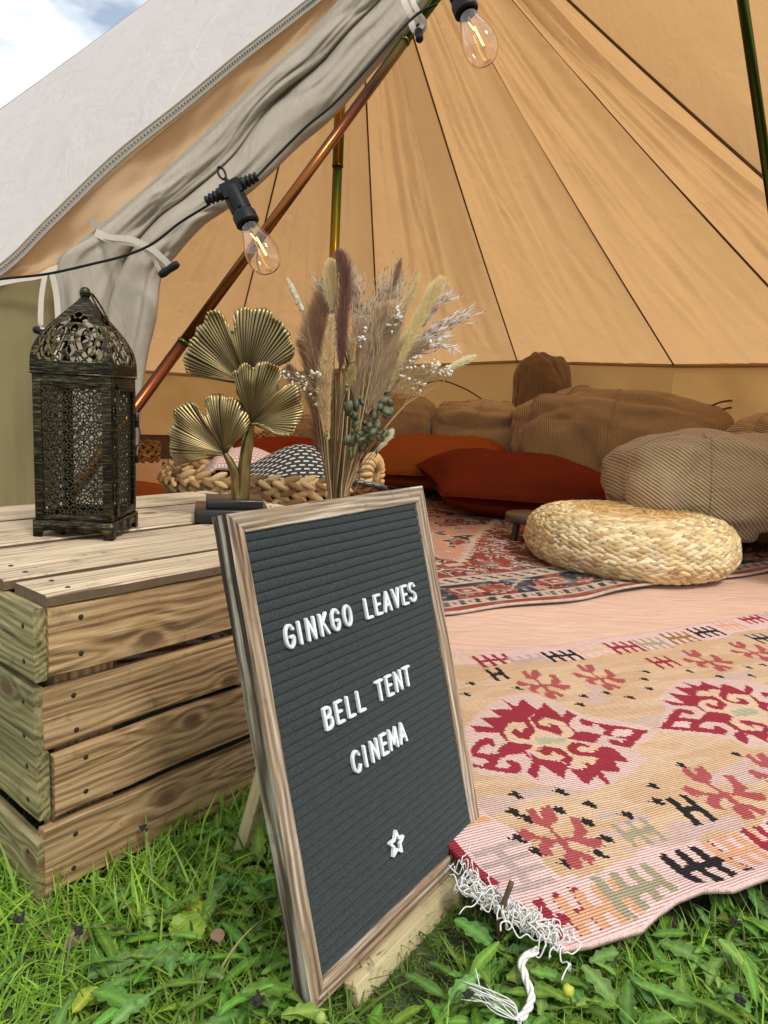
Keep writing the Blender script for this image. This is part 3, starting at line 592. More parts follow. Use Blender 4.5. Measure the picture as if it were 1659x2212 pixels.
crab = np.array([K4(*p) for p in [(350, 160), (390, 140), (410, 180), (440, 205), (430, 150), (480, 130), (520, 200), (480, 245), (545, 310), (600, 300), (610, 250), (580, 190), (630, 190), (690, 270), (660, 300), (760, 310), (775, 350), (720, 370), (620, 330), (570, 325), (600, 375), (660, 390), (730, 430), (700, 460), (640, 415), (660, 480), (590, 480), (545, 410), (575, 395), (530, 335), (480, 370), (510, 420), (440, 400), (410, 360), (440, 320), (350, 330), (305, 280), (340, 262), (420, 300), (500, 315), (520, 310), (460, 250), (400, 235)]])
cc0 = K4(545, 320)
for c_, s_ in ((K3(505, 455), 1.0), (K3(795, 412), 1.0), (K3(1355, 330), 1.05), (K3(1590, 285), 1.0), (K4(1430, 75), 1.1), (K4(1760, -20), 1.), (K4(1900, 130), 1.)):
    kcol[inpoly(CXj, CYj, c_+(crab-cc0)*s_)] = kc['red2']
def dot(f, x, y, s_=1.):
    c_ = f(x, y); d_ = .0085*s_
    P = np.array([c_+kd*a*d_+kn*b*d_ for a, b in ((-1, .6), (-.2, .5), (.2, 1), (1, .3), (.6, -.3), (.9, -.9), (0, -.8), (-.3, -.1))]); kcol[inpoly(CXj, CYj, P)] = kc['black']
for x, y in [(130, 442), (105, 493), (370, 468), (825, 488), (710, 505), (945, 512), (1030, 380), (1020, 418), (1045, 467), (1250, 380), (1408, 408), (1552, 366), (1567, 408), (1635, 353), (690, 548)]: dot(K3, x, y, 1.15)
for x, y in [(290, 85), (535, 60), (697, 127), (890, 177), (1035, 30), (1055, 115), (280, 178), (350, 210), (525, 160), (680, 220), (780, 312), (305, 320), (398, 390), (735, 400), (558, 455)]: dot(K4, x, y, 1.25)
for x, y in [(1497, 850), (1230, 902)]: dot(K1, x, y, 1.15)
kcol[inpoly(CXj, CYj, crab)] = kc['red2']
def hsh(f, x, y, sx, sy, c, n_=2, bwid=.009, dirv=None):    # comb: n_ bars across a crossbar
    c_ = f(x, y)
    for i in range(n_):
        o2 = (i-(n_-1)/2)*sx
        P = [c_+kd*(o2+a)+kn*(b)+kd*b*.12 for a, b in ((-bwid/2, -sy/2), (bwid/2, -sy/2), (bwid/2, sy/2), (-bwid/2, sy/2))]; kcol[inpoly(CXj, CYj, P)] = kc[c]
    w_ = sx*(n_-1)/2
    P = [c_+kd*a+kn*b for a, b in ((-w_, -.0065), (w_, -.0065), (w_, .0065), (-w_, .0065))]; kcol[inpoly(CXj, CYj, P)] = kc[c]
hsh(K4, 1240, 155, .026, .062, 'black', 2, .011); hsh(K3, 265, 395, .024, .055, 'black', 2); hsh(K3, 1120, 332, .024, .06, 'red', 3); hsh(K3, 1625, 210, .026, .06, 'black', 3); hsh(K4, 960, 270, .022, .05, 'sage', 3, .008)
for x, y, c in ((85, 297, 'cream'), (250, 322, 'red'), (430, 325, 'grey'), (600, 300, 'black'), (765, 275, 'cream'), (920, 258, 'red'), (1065, 236, 'sage'), (1205, 205, 'brown'), (1340, 178, 'black'), (1460, 142, 'peach'), (1575, 105, 'red'), (1680, 85, 'grey'), (1800, 50, 'black')):
    hsh(K3, x, y, .0235, .064, c, 4, .0095)
for x, y, c in ((545, 745, 'red'), (765, 705, 'peach'), (955, 600, 'sage'), (1315, 465, 'black'), (1530, 385, 'peach'), (1740, 330, 'red'), (1950, 290, 'grey')):
    hsh(K4, x, y, .0235, .068, c, 4, .012)
for v0_, c in ((.12, 'grey'), (.24, 'peach'), (.37, 'red'), (.50, 'grey'), (.62, 'peach')):
    u0_ = np.interp(v0_, lv, lu)+.045
    for i in range(4):
        vv = v0_+(i-1.5)*.023; m = (abs(VC-vv) < .005) & (abs(UC-u0_) < .032); kcol[m] = kc[c]
    kcol[(abs(UC-u0_) < .006) & (abs(VC-v0_) < .035)] = kc[c]
kcol[(UC-lfu < .012) & (VC > .10)] = kc['red']
kcol[(VC-VF < .010)] = kc['lp']
kcol = kcol*(1-.13*rng.random(kcol.shape[:2])[..., None])*(1+.07*vn(np.stack([UC*40, VC*300, 0*UC], -1), 1.))[..., None]
t = NT('kilim_weave'); co = t.co(rnd=False)
rowsn = t.wave(t.co('UV', (1, 1, 1), False), 1.) if False else None
wv1 = t.n('ShaderNodeVectorRotate'); wv1.rotation_type = 'Z_AXIS'; t.l(co, wv1.inputs['Vector']); wv1.inputs['Angle'].default_value = -math.atan2(kd[1], kd[0])
mpn = t.n('ShaderNodeMapping'); mpn.inputs['Scale'].default_value = (.25, 1, 1); t.l(wv1.outputs[0], mpn.inputs[0])
w1 = t.wave(mpn.outputs[0], 75, 1.6, 'Y', 2); mp2 = t.n('ShaderNodeMapping'); mp2.inputs['Scale'].default_value = (1, .3, 1); t.l(wv1.outputs[0], mp2.inputs[0]); w2 = t.wave(mp2.outputs[0], 110, 1.2, 'X', 1)
hh = t.math('ADD', w1, t.math('MULTIPLY', w2, .55)); hh = t.math('ADD', hh, t.math('MULTIPLY', t.noise(co, 500, 3), .8))
cc_ = t.mix(t.ramp(w1, [(.0, (.18, .18, .18)), (.35, (0, 0, 0))]), t.attr('Col').outputs['Color'], (.25, .16, .12))
m_kil = t.done(t.pb(cc_, .95, 0, t.bump(hh, .75, .0022), Specular_IOR_Level=.1))
kil = mesh('kilim_rug', (np.stack([PX, PY, ZZ], -1), gridf(nu+1, nv+1)), m_kil, None, smooth=True, corner=kcol.reshape(-1, 3), solid=.007)
tag(kil, 'flat woven tan and pink kilim with crimson hooked diamonds, spread from doorway onto grass', 'rug')
klocs = (KO, kd, kn)
m_cot = simple('white_cotton', (.74, .72, .68), .9, 0, .2, 400, .6)
fr = []
for k, (x, y) in enumerate([(560, 880), (520, 870), (480, 830), (440, 800), (400, 770), (350, 720), (320, 700), (270, 660), (230, 620), (180, 590), (140, 560), (100, 520), (60, 490), (30, 470)]):
    p = G(*[(1500+x/1.659)*.6636, (2550+y/1.659)*.6636], .022)
    for j in range(2):
        a = random.uniform(2.6, 4.4); L = random.uniform(.008, .024); P = [p]; dr_ = a
        for i in range(7):
            dr_ += random.uniform(-.9, .9); L2 = L/5; P.append(P[-1]+A3(math.cos(dr_)*L2*1.5, math.sin(dr_)*L2*1.5, 0)); P[-1][2] = .014+random.uniform(0, .02)
        fr.append(tube(spline(P, 26), .0008, 4))
# looped knot bundle and one long hanging plait
for k in range(60):
    c0 = G(random.uniform(985, 1200), 0, .02) if False else G((1500+random.uniform(30, 560)/1.659)*.6636, (2550+random.uniform(560, 880)/1.659)*.6636, .02)
    t0 = (k/60); c0 = G((1500+(20+560*t0)/1.659)*.6636, (2550+(560+330*t0+random.uniform(-30, 15))/1.659)*.6636, .018)
    a = random.uniform(0, 6); P = [c0+A3(math.cos(a+i*.8)*random.uniform(.005, .015), math.sin(a+i*.8)*random.uniform(.003, .009), random.uniform(-.006, .012)) for i in range(9)]
    fr.append(tube(spline(P, 34), .0008, 4))
tag(mesh('fringe', J(fr), m_cot, kil, smooth=True, world=False), kind='stuff')
pl = spline([G(1160, 2052, .02), G(1128, 2075, .015), G(1135, 2110, .008), G(1148, 2150, .004), G(1140, 2180, .004), G(1120, 2205, .006)], 60)
Tn, An, Bn = frames(pl); ropes = []
for k in range(3):
    a = np.linspace(0, 14, 60)+k*2.09; ropes.append(tube(pl+.0020*(np.cos(a)[:, None]*An+np.sin(a)[:, None]*Bn), .0019, 6))
for k in range(12):
    e = pl[-1]; P = [e, e+A3(random.uniform(-.03, .0), random.uniform(.0, .02), random.uniform(0, .012)), e+A3(random.uniform(-.05, -.01), random.uniform(.01, .04), random.uniform(0, .02))]; ropes.append(tube(spline(P, 8), .0006, 4))
mesh('tassel', J(ropes), m_cot, kil, smooth=True, world=False)
# ------------------------------------------------------------------ slatted crate
CY_ = math.radians(51.1); ca, sa = math.cos(CY_), math.sin(CY_)
CO = A3(-.334, .684, 0); CR = np.array([[ca, -sa, 0], [sa, ca, 0], [0, 0, 1]])
crate = root('wooden_crate', CO, 'rough sawn pine slatted crate standing upside down on the lawn under the lantern', 'crate', rot=(0, 0, CY_))
def plank(name, p0, size, mat, parent, seed=0, tilt=(0, 0, 0), knot=(5, 5, 5), rough=.0018, nseg=14, vert=False):
    """plank of size (length, height, thickness), its long edges a little uneven, ends cut square"""
    L, Hh, Th = size; r2 = np.random.default_rng(int(seed*13+5)); xs = np.linspace(0, L, nseg+1)
    def wob(a): return a*(vn(np.stack([xs*9, xs*0+seed*3.3, xs*0+a*900], 1), 1.)+.6*vn(np.stack([xs*31, xs*0+seed, xs*0], 1), 1.))
    top, bot = wob(rough), wob(rough*1.3); b = .0018; V = []
    for i, x in enumerate(xs):
        h2 = Hh/2+top[i]; h1 = -Hh/2+bot[i]; t_ = Th/2
        V += [(x-L/2, h1+b, -t_), (x-L/2, h2-b, -t_), (x-L/2, h2, -t_+b), (x-L/2, h2, t_-b), (x-L/2, h2-b, t_), (x-L/2, h1+b, t_), (x-L/2, h1, t_-b), (x-L/2, h1, -t_+b)]
    F = [tuple(range(8))[::-1], tuple(range(nseg*8, nseg*8+8))]
    for i in range(nseg):
        for j in range(8): F.append((i*8+j, i*8+(j+1) % 8, i*8+8+(j+1) % 8, i*8+8+j))
    o = mesh(name, (np.array(V), F), mat, parent, world=False); o['knot'] = knot
    o.location = p0; o.rotation_euler = tilt; return o
m_nail = simple('rusty_nail', (.035, .022, .016), .7, .4)
m_dark = simple('dark_batten_wood', (.20, .14, .08), .9)  # dark brown wood of the inner battens
nail_me = None
def nail(par, x, y, z):
    global nail_me
    if nail_me is None:
        o = mesh('nail', lathe([(0, .0012), (.0022, .0009), (.0030, .0002), (.0034, -.002)], 9), m_nail, par, world=False); nail_me = o.data
    else: o = bpy.data.objects.new('nail', nail_me); COL.objects.link(o); o.parent = par
    o.location = (x, y, z); return o
CL, CB = .60, .555
PX90 = PI/2
# front slats: long axis = crate x, height z, thickness y
zs_front = [(.232, .306, .0), (.153, .2185, -.006), (.075, .1425, .003), (-.018, .060, -.008)]
kn_f = [(-.183, -.025, 0), (-.059, -.026, 0), (-.128, .016, 0), (-.152, .015, 0)]
for i, ((z0, z1, off), kn) in enumerate(zip(zs_front, kn_f)):
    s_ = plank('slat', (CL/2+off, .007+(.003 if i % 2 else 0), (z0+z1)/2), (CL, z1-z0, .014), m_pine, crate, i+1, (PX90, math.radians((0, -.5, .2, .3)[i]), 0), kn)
    for xx in (-CL/2+.033, CL/2-.05):
        for yy in (-.020, .020): nail(s_, xx+random.uniform(-.002, .002), yy, .007)
# side slats: long axis = crate y
zs_side = [(.226, .305), (.151, .222), (.072, .148), (-.018, .056)]
for i, (z0, z1) in enumerate(zs_side):
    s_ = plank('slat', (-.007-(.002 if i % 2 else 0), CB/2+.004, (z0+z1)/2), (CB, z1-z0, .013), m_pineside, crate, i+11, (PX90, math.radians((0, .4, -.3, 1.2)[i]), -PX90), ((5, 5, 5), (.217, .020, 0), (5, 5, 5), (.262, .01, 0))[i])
    for yy in (-.02, .018): nail(s_, CB/2-.022, yy, .0065)
for i, (z0, z1) in enumerate(zs_side): plank('slat', (CL+.007, CB/2, (z0+z1)/2), (CB, z1-z0, .013), m_pineside, crate, i+31, (PX90, 0, PX90))
for i, (z0, z1, off) in enumerate(zs_front): plank('slat', (CL/2, CB-.007, (z0+z1)/2), (CL, z1-z0, .014), m_pine, crate, i+41, (PX90, 0, PI))
# corner posts and inner battens
for x in (.028, CL-.028):
    for y in (.014+.02, CB-.034): plank('corner_post', (x+.02, y, .145), (.31, .07 if x < .1 else .06, .03), m_pine, crate, x*10+y, (0, -PX90, PX90))
for x in (.020, CL-.020):
    plank('batten', (x, CB/2, .297), (CB-.03, .036, .012), m_dark, crate, x*7, (0, 0, PX90))
# top boards
edges = [.000, .072, .082, .156, .169, .244, .256, .332, .345, .420, .432, .498, .509, .556]
m_dark_edge = simple('dark_sawn_edge', (.17, .11, .06), .9, 0, .6, 90, .6)  # darker brown for the narrow faces of the top boards
for i in range(7):
    y0, y1 = edges[2*i], edges[2*i+1]
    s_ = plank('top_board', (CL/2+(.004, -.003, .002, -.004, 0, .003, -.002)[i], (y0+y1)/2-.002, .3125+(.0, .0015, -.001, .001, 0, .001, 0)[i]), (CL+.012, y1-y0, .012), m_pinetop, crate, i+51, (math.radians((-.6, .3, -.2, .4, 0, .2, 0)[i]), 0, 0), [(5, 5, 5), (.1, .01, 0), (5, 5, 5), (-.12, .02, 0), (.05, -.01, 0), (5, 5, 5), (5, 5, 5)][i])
    s_.data.materials.append(m_dark_edge)
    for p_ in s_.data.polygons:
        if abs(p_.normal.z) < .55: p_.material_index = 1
    for xx in (-CL/2+.025, CL/2-.025):
        for yy in (-.018, .018): nail(s_, xx, yy, .006)
ZT = .3190
# ------------------------------------------------------------------ letter board
BO = A3(-.138, .611, .424); bu = unit((.185, .259, .004)); bh = unit((.1, -.064, -.434)); bh = unit(bh-bu*(bh@bu)); bn_ = np.cross(bu, bh)*1.
if bn_@(CAM-BO) < 0: bn_ = -bn_
BW, BH, BT = .3184, .45, .021
board = root('letter_board', BO+bh*BH+bu*BW/2, 'grey felt letter board in a limewashed wood frame leaning on its stand', 'letter board')
def bpt(u, v, n=0.): return BO+bu*u+bh*v+bn_*n
def board_obj(name, VF, mat, par=board, **k): 
    V, F = VF; V = np.asarray(V, float).reshape(-1, 3); W_ = BO+V[:, :1]*bu+V[:, 1:2]*bh+V[:, 2:]*bn_
    return mesh(name, (W_, F), mat, par, **k)
# frame rails: own local axes so that the grain runs along them
def rail(name, a, b, inward, wd, mat):
    """rail from a to b on the outer edge (board uv), mitred, width wd towards inward"""
    a = np.array(a, float); b = np.array(b, float); d_ = b-a; L = np.linalg.norm(d_); d_ /= L; iv_ = np.array(inward, float)
    V = []; ns = 24
    for i in range(ns+1):
        f = i/ns; xo = -L/2+L*f; xi = -L/2+wd+(L-2*wd)*f; jo = .0005*vn(A3(xo*40, a[0]*9+a[1]*5, 1)[None])[0]; ji = .0004*vn(A3(xi*60, a[0]*9+a[1]*5, 7)[None])[0]
        V += [(xo, jo, -BT), (xo, jo, -.0016), (xo+(xi-xo)*.09, .0016+jo, 0), (xo+(xi-xo)*.93, wd-.0012+ji, 0), (xi, wd+ji, -.0012), (xi, wd, -BT)]
    F = [tuple(range(6)), tuple(range(ns*6, ns*6+6))[::-1]]
    for i in range(ns):
        for j in range(6): F.append((i*6+(j+1) % 6, i*6+j, i*6+6+j, i*6+6+(j+1) % 6))
    X_ = bu*d_[0]+bh*d_[1]; Y_ = bu*iv_[0]+bh*iv_[1]; Z_ = np.cross(X_, Y_); sg = 1
    V = np.array(V)
    if Z_@bn_ < 0: V[:, 2] *= -1; F = [f[::-1] for f in F]; sg = -1
    c_ = BO+bu*(a+b)[0]/2+bh*(a+b)[1]/2
    o = mesh(name, (V, F), mat, board, world=False); M = Matrix([[X_[k], Y_[k], Z_[k], (c_-np.array(board.location))[k]] for k in range(3)]+[[0, 0, 0, 1]]); o.matrix_local = M; o['knot'] = (5, 5, 5)
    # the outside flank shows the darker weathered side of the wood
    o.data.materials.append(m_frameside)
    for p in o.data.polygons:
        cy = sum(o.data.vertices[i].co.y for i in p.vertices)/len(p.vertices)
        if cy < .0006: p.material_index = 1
    return o
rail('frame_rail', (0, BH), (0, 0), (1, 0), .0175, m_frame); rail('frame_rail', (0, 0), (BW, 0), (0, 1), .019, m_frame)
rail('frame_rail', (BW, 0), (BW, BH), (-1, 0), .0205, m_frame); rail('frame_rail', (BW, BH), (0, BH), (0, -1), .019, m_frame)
# felt with ridges
t = NT('grey_felt'); co = t.co(rnd=False); fz = t.noise(co, 520, 4, .7)
fc = t.mix(t.ramp(fz, [(.35, (0, 0, 0)), (.7, (1, 1, 1))]), (.018, .0240, .0245), (.048, .058, .058)); fc = t.mix(t.ramp(t.noise(co, 700, 2), [(.72, (0, 0, 0)), (.78, (.5, .5, .5))]), fc, (.14, .15, .145))
m_felt = t.done(t.pb(fc, .97, 0, t.bump(fz, .9, .0012), Specular_IOR_Level=.1, Sheen_Weight=.12, Sheen_Roughness=.5))
pitch = .0096; nr_ = int(.414/pitch); vv = []; nn = []
for k in range(nr_+1):
    v0_ = .018+k*pitch
    for a_, h_ in ((.0, -.0056), (.0006, -.0040), (.0018, -.0029), (.0048, -.0024), (.0078, -.0029), (.0090, -.0040)): 
        if v0_+a_ < .4315: vv.append(v0_+a_); nn.append(h_)
vv = np.array(vv); nn = np.array(nn); uu = np.linspace(.0165, .299, 60); U_2, V_2 = np.meshgrid(uu, vv, indexing='ij'); Nn = np.repeat(nn[None], 60, 0)+.0003*vn(np.stack([U_2*120, V_2*200, 0*U_2], -1), 1.)
V_2 = V_2+.0004*vn(np.stack([U_2*30, V_2*90, 0*U_2], -1), 1.)
board_obj('felt_panel', (np.stack([U_2, V_2, Nn], -1), gridf(60, len(vv))), m_felt, smooth=True)
board_obj('backing', box((BW/2, BH/2, -.017), (BW-.03, BH-.03, .004)), m_pine)
# letters
ST = {'G': [[(.92, .80), (.75, .96), (.45, 1), (.15, .82), (.08, .5), (.15, .18), (.45, 0), (.78, .06), (.92, .25), (.92, .46), (.58, .46)]],
 'I': [[(.5, 0), (.5, 1)]], 'N': [[(.1, 0), (.1, 1), (.9, 0), (.9, 1)]], 'K': [[(.1, 0), (.1, 1)], [(.88, 1), (.14, .48)], [(.35, .62), (.92, 0)]],
 'O': [[(.5, 1), (.18, .86), (.06, .5), (.18, .14), (.5, 0), (.82, .14), (.94, .5), (.82, .86), (.5, 1)]], 'L': [[(.15, 1), (.15, 0), (.88, 0)]],
 'E': [[(.86, 1), (.14, 1), (.14, 0), (.88, 0)], [(.14, .52), (.74, .52)]], 'A': [[(.04, 0), (.5, 1), (.96, 0)], [(.2, .32), (.8, .32)]], 'V': [[(.04, 1), (.5, 0), (.96, 1)]],
 'S': [[(.90, .82), (.72, .97), (.42, 1), (.14, .86), (.14, .66), (.42, .53), (.74, .44), (.92, .26), (.80, .07), (.48, 0), (.18, .05), (.06, .2)]],
 'B': [[(.12, 0), (.12, 1), (.60, 1), (.84, .90), (.84, .66), (.60, .54), (.12, .54)], [(.60, .54), (.92, .42), (.92, .12), (.64, 0), (.12, 0)]], 'T': [[(.04, 1), (.96, 1)], [(.5, 1), (.5, 0)]],
 'C': [[(.92, .78), (.76, .95), (.48, 1), (.16, .84), (.07, .5), (.16, .16), (.48, 0), (.78, .05), (.93, .24)]], 'M': [[(.06, 0), (.10, 1), (.5, .22), (.90, 1), (.94, 0)]]}
m_let = simple('white_letter_plastic', (.80, .82, .84), .32, 0, .02, 30, .02)
def letter(ch, u, v, wd=.0118, h=.0205):
    parts = []
    for s_ in ST[ch]:
        P = np.array([(x*wd, -y*h) for x, y in s_])
        if len(P) > 5 and ch in 'GOSC': P = spline([(a, b, 0) for a, b in P], 24)[:, :2]
        W_ = []
        for a, b in zip(P[:-1], P[1:]):
            d_ = b-a; L = np.linalg.norm(d_); n_ = A3(-d_[1], d_[0])/L; rr_ = .00145
            ring_ = [a+rr_*(np.cos(t_)*-d_/L+np.sin(t_)*n_) for t_ in np.linspace(-PI/2, PI/2, 6)]+[b+rr_*(np.cos(t_)*d_/L-np.sin(t_)*n_) for t_ in np.linspace(-PI/2, PI/2, 6)]
            k = len(ring_); c_ = np.mean(ring_, 0); r2_ = [c_+(q-c_)*1.0-(q-a-(d_)*np.clip(((q-a)@d_)/(L*L), 0, 1))*.35 for q in ring_]
            V = [(q[0], q[1], -.0022) for q in ring_]+[(q[0], q[1], .0007) for q in ring_]+[(q[0], q[1], .0014) for q in r2_]
            F = [tuple(range(2*k, 3*k))]+[(i+o_, (i+1) % k+o_, (i+1) % k+k+o_, i+k+o_) for o_ in (0, k) for i in range(k)]
            parts.append((V, F))
    V, F = J(parts); V = V+A3(u, v, 0); rt = random.uniform(-.025, .025); c_ = V.mean(0); V2 = V.copy(); V2[:, 0] = c_[0]+(V[:, 0]-c_[0])*math.cos(rt)-(V[:, 1]-c_[1])*math.sin(rt); V2[:, 1] = c_[1]+(V[:, 0]-c_[0])*math.sin(rt)+(V[:, 1]-c_[1])*math.cos(rt)
    o = board_obj('letter', (V2, F), m_let); return o
def word(wd_, us, v):
    for ch, u in zip(wd_, us): letter(ch, u, v, .0118 if ch not in 'M' else .0140)
word('GINKGO', [.0435, .0575, .0735, .0925, .1105, .1300], .1325)
word('LEAVES', [.1655, .1830, .2000, .2175, .2350, .2510], .1325)
word('BELL', [.0755, .0930, .1105, .1275], .2215); word('TENT', [.1610, .1785, .1955, .2125], .2215)
word('CINEMA', [.1050, .1195, .1355, .1525, .1680, .1865], .2770)
sc_ = A3(.1505, .3706); sp_ = [sc_+.0125*A3(math.sin(a), -math.cos(a))*(1 if k % 2 == 0 else .46) for k, a in enumerate(np.arange(11)*PI/5+.15)]
prs = []
for a, b in zip(sp_[:-1], sp_[1:]):
    d_ = b-a; L = np.linalg.norm(d_); n_ = A3(-d_[1], d_[0])/L*.0012; e_ = d_/L*.0007; q = [a-n_-e_, b-n_+e_, b+n_+e_, a+n_-e_]
    prs.append(([(p[0], p[1], z) for z in (-.0022, .0014) for p in q], [(4, 5, 6, 7), (0, 1, 5, 4), (1, 2, 6, 5), (2, 3, 7, 6), (3, 0, 4, 7)]))
board_obj('star', J(prs), m_let)
# easel
ez = root('display_easel', bpt(.17, .46, .0), 'plain pine easel ledge and back leg holding up the letter board', 'easel')
def bar(name, p, q, a, b, mat, par, upv):
    """square bar from p to q"""
    p, q = np.array(p), np.array(q); X_ = unit(q-p); Z_ = unit(np.cross(X_, upv)); Y_ = np.cross(Z_, X_); L = np.linalg.norm(q-p)
    o = mesh(name, box((0, 0, 0), (L, a, b)), mat, par, world=False, bev=.001); c_ = (p+q)/2-np.array(par.location)
    o.matrix_local = Matrix([[X_[k], Y_[k], Z_[k], c_[k]] for k in range(3)]+[[0, 0, 0, 1]]); o['knot'] = (5, 5, 5); return o
bar('ledge', bpt(.044, .4635, -.006), bpt(.314, .4635, -.006), .025, .036, m_easel, ez, bh)
bar('leg', bpt(.16, .05, -.030), G(522, 1856, -.03), .022, .016, m_easel, ez, bu); bar('upright', bpt(.16, .02, -.028), bpt(.16, .452, -.028), .03, .01, m_easel, ez, bu)
# ------------------------------------------------------------------ moroccan lantern
LC = A3(-.4297, 1.0072, ZT); yaw = math.radians(2.); lant = root('moroccan_lantern', LC, 'tall pierced black and brass metal lantern with domed top standing on the crate', 'lantern', rot=(0, 0, yaw)); lant.scale = (.905, .905, 1.)
t = NT('brushed_black_brass'); st1 = t.noise(t.co(scale=(1, 1, 9), rnd=False), 42, 4, .7); st2 = t.noise(t.co(scale=(60, 60, 1200), rnd=False), 1, 3, .8); st3 = t.noise(t.co(scale=(260, 260, 26), rnd=False), 1, 3)
geo = t.n('ShaderNodeNewGeometry'); ed_ = t.ramp(geo.outputs['Pointiness'], [(.5, (0, 0, 0)), (.56, (1, 1, 1))])
mk = t.ramp(t.math('ADD', t.math('MULTIPLY', st2, .6), t.math('MULTIPLY', st1, .45)), [(.53, (0, 0, 0)), (.66, (1, 1, 1))])
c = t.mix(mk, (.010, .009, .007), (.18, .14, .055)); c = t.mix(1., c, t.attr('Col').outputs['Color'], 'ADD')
m_lan = t.done(t.pb(c, t.math('SUBTRACT', .5, t.math('MULTIPLY', st1, .2)), .75, t.bump(st2, .2, .0005)))
m_lanlat = simple('dark_brass_lattice', (.07, .06, .028), .45, .7, .7, 300, .1)
HWb = .0575
def perforated(U, V, P, keep, mat, name, par, thick=.0011, ec=None):
    """sheet on grid P, cells kept where keep is true"""
    F = gridf(P.shape[0], P.shape[1]); F = F[keep.ravel()]; used = np.unique(F); rm = -np.ones(P.shape[0]*P.shape[1], int); rm[used] = np.arange(len(used))
    return mesh(name, (P.reshape(-1, 3)[used], rm[F]), mat, par, world=False, solid=thick, corner=None if ec is None else ec.reshape(-1, 3)[keep.ravel()])
def lattice_keep(u, v, c=.0262):
    cx = (u/c); cy = (v/c); K = 2*PI; f = np.zeros(u.shape)
    for k in range(6): a = k*PI/6; f += np.cos(K*(np.cos(a)*cx*1.155+np.sin(a)*cy*1.155))
    gx = np.minimum(abs(cx-np.round(cx)), 1)*c; gy = abs(cy-np.round(cy))*c; r_ = np.hypot(gx, gy); an = np.arctan2(gy, gx)
    hx = abs(cx-np.floor(cx)-.5)*c; hy = abs(cy-np.floor(cy)-.5)*c; r2 = np.hypot(hx, hy); an2 = np.arctan2(hy, hx)
    star = abs(r_-c*(.20+.045*np.cos(12*an))) < .00115; star2 = abs(r_-c*(.40+.035*np.cos(12*an+PI))) < .00115; star3 = abs(r2-c*(.17+.04*np.cos(8*an2))) < .0008
    spk = (abs(np.sin(6*an))*r_ < .0042) & (r_ > c*.22) & (r_ < c*.42) & (abs(((an*6/PI) % 1)-.5) > .38)
    lines = (abs(gx-gy) < .0010)&(r_ > c*.38) | (abs(gx) < .0010)&(r_ > c*.38) | (abs(gy) < .0010)&(r_ > c*.38)
    return star | star2 | star3 | spk | lines
def face_M(k): a = k*PI/2; return np.array([[math.cos(a), -math.sin(a), 0], [math.sin(a), math.cos(a), 0], [0, 0, 1]])
zb, ze = .022, .223                                        # body bottom and top (local)
for k in range(4):
    M = face_M(k); du = .0009 if k in (0, 1) else .0012
    u = np.arange(-.047, .047+du, du); v = np.arange(zb+.006, ze-.012, du); U, V = np.meshgrid(u, v, indexing='ij'); P = np.stack([U, 0*U-HWb+.004, V], -1) @ M.T
    uc = (U[:-1, :-1]+U[1:, 1:])/2; vc_ = (V[:-1, :-1]+V[1:, 1:])/2
    perforated(U, V, P, lattice_keep(uc+.0131*0, vc_-.035), m_lanlat, 'pierced_panel', lant)
    def fb(name, x0, x1, z0, z1, y0=-HWb, th=.003):
        return mesh(name, (box(((x0+x1)/2, y0+th/2, (z0+z1)/2), (x1-x0, th, z1-z0))[0] @ M.T, box((0, 0, 0), (1, 1, 1))[1]), m_lan, lant, world=False, bev=.0005)
    fb('corner_strip', -HWb, -HWb+.0125, zb, ze); fb('corner_strip', HWb-.0125, HWb-.0030, zb, ze, -HWb+.0004)
    fb('rail', -HWb+.0125, HWb-.0125, ze-.018, ze, -HWb+.0003); fb('rail', -HWb+.0125, HWb-.0125, zb, zb+.010, -HWb+.0003)
    # scalloped plinth
    x = np.linspace(-HWb-.002, HWb+.002, 41); zlo = np.where(abs(x) > .045, 0, .0065+.0045*np.cos(x*180)*np.exp(-(x/.035)**2)+.002); zlo = np.where(abs(x) > .045, 0, np.minimum(zlo, .013))
    V2 = np.array([[(a, -HWb-.002, b), (a, -HWb-.002, zb+.002)] for a, b in zip(x, zlo)]).reshape(-1, 3) @ M.T
    mesh('plinth', (V2, gridf(41, 2)), m_lan, lant, world=False, solid=.002)
mesh('base_plate', box((0, 0, zb+.001), (2*HWb-.002, 2*HWb-.002, .002)), m_lan, lant, world=False); 
mesh('eave', J([box((0, sgn*(HWb+.0002), ze+.001), (2*HWb+.004, .004, .0025)) for sgn in (-1, 1)]+[box((sgn*(HWb+.0002), 0, ze+.001), (.004, 2*HWb-.004, .0025)) for sgn in (-1, 1)]), m_lan, lant, world=False)
# door on the right-hand face: leaf, hinges, latch
Md = face_M(1)
for nm, c_, s_ in (('door_stile', (-.036, -HWb-.0022, .118), (.009, .0025, .176)), ('door_stile', (.044, -HWb-.0022, .118), (.009, .0025, .176)), ('door_rail', (.004, -HWb-.0022, .2095), (.071, .0025, .010)), ('door_rail', (.004, -HWb-.0022, .034), (.071, .0025, .010))):
    V, F = box(c_, s_); mesh(nm, (V @ Md.T, F), m_lan, lant, world=False, bev=.0005)
for z in (.063, .172): V, F = tube([(-.0435, -HWb-.004, z-.013), (-.0435, -HWb-.004, z+.013)], .0026, 8); mesh('hinge', (np.array(V) @ Md.T, F), m_lan, lant, world=False)
lt = tube(spline([(.051, -HWb-.003, .160), (.053, -HWb-.008, .150), (.052, -HWb-.010, .138), (.055, -HWb-.016, .128), (.050, -HWb-.004, .124), (.051, -HWb-.005, .10)], 24), .0012, 6)
mesh('latch', (np.array(lt[0]) @ Md.T, lt[1]), m_lan, lant, world=False)
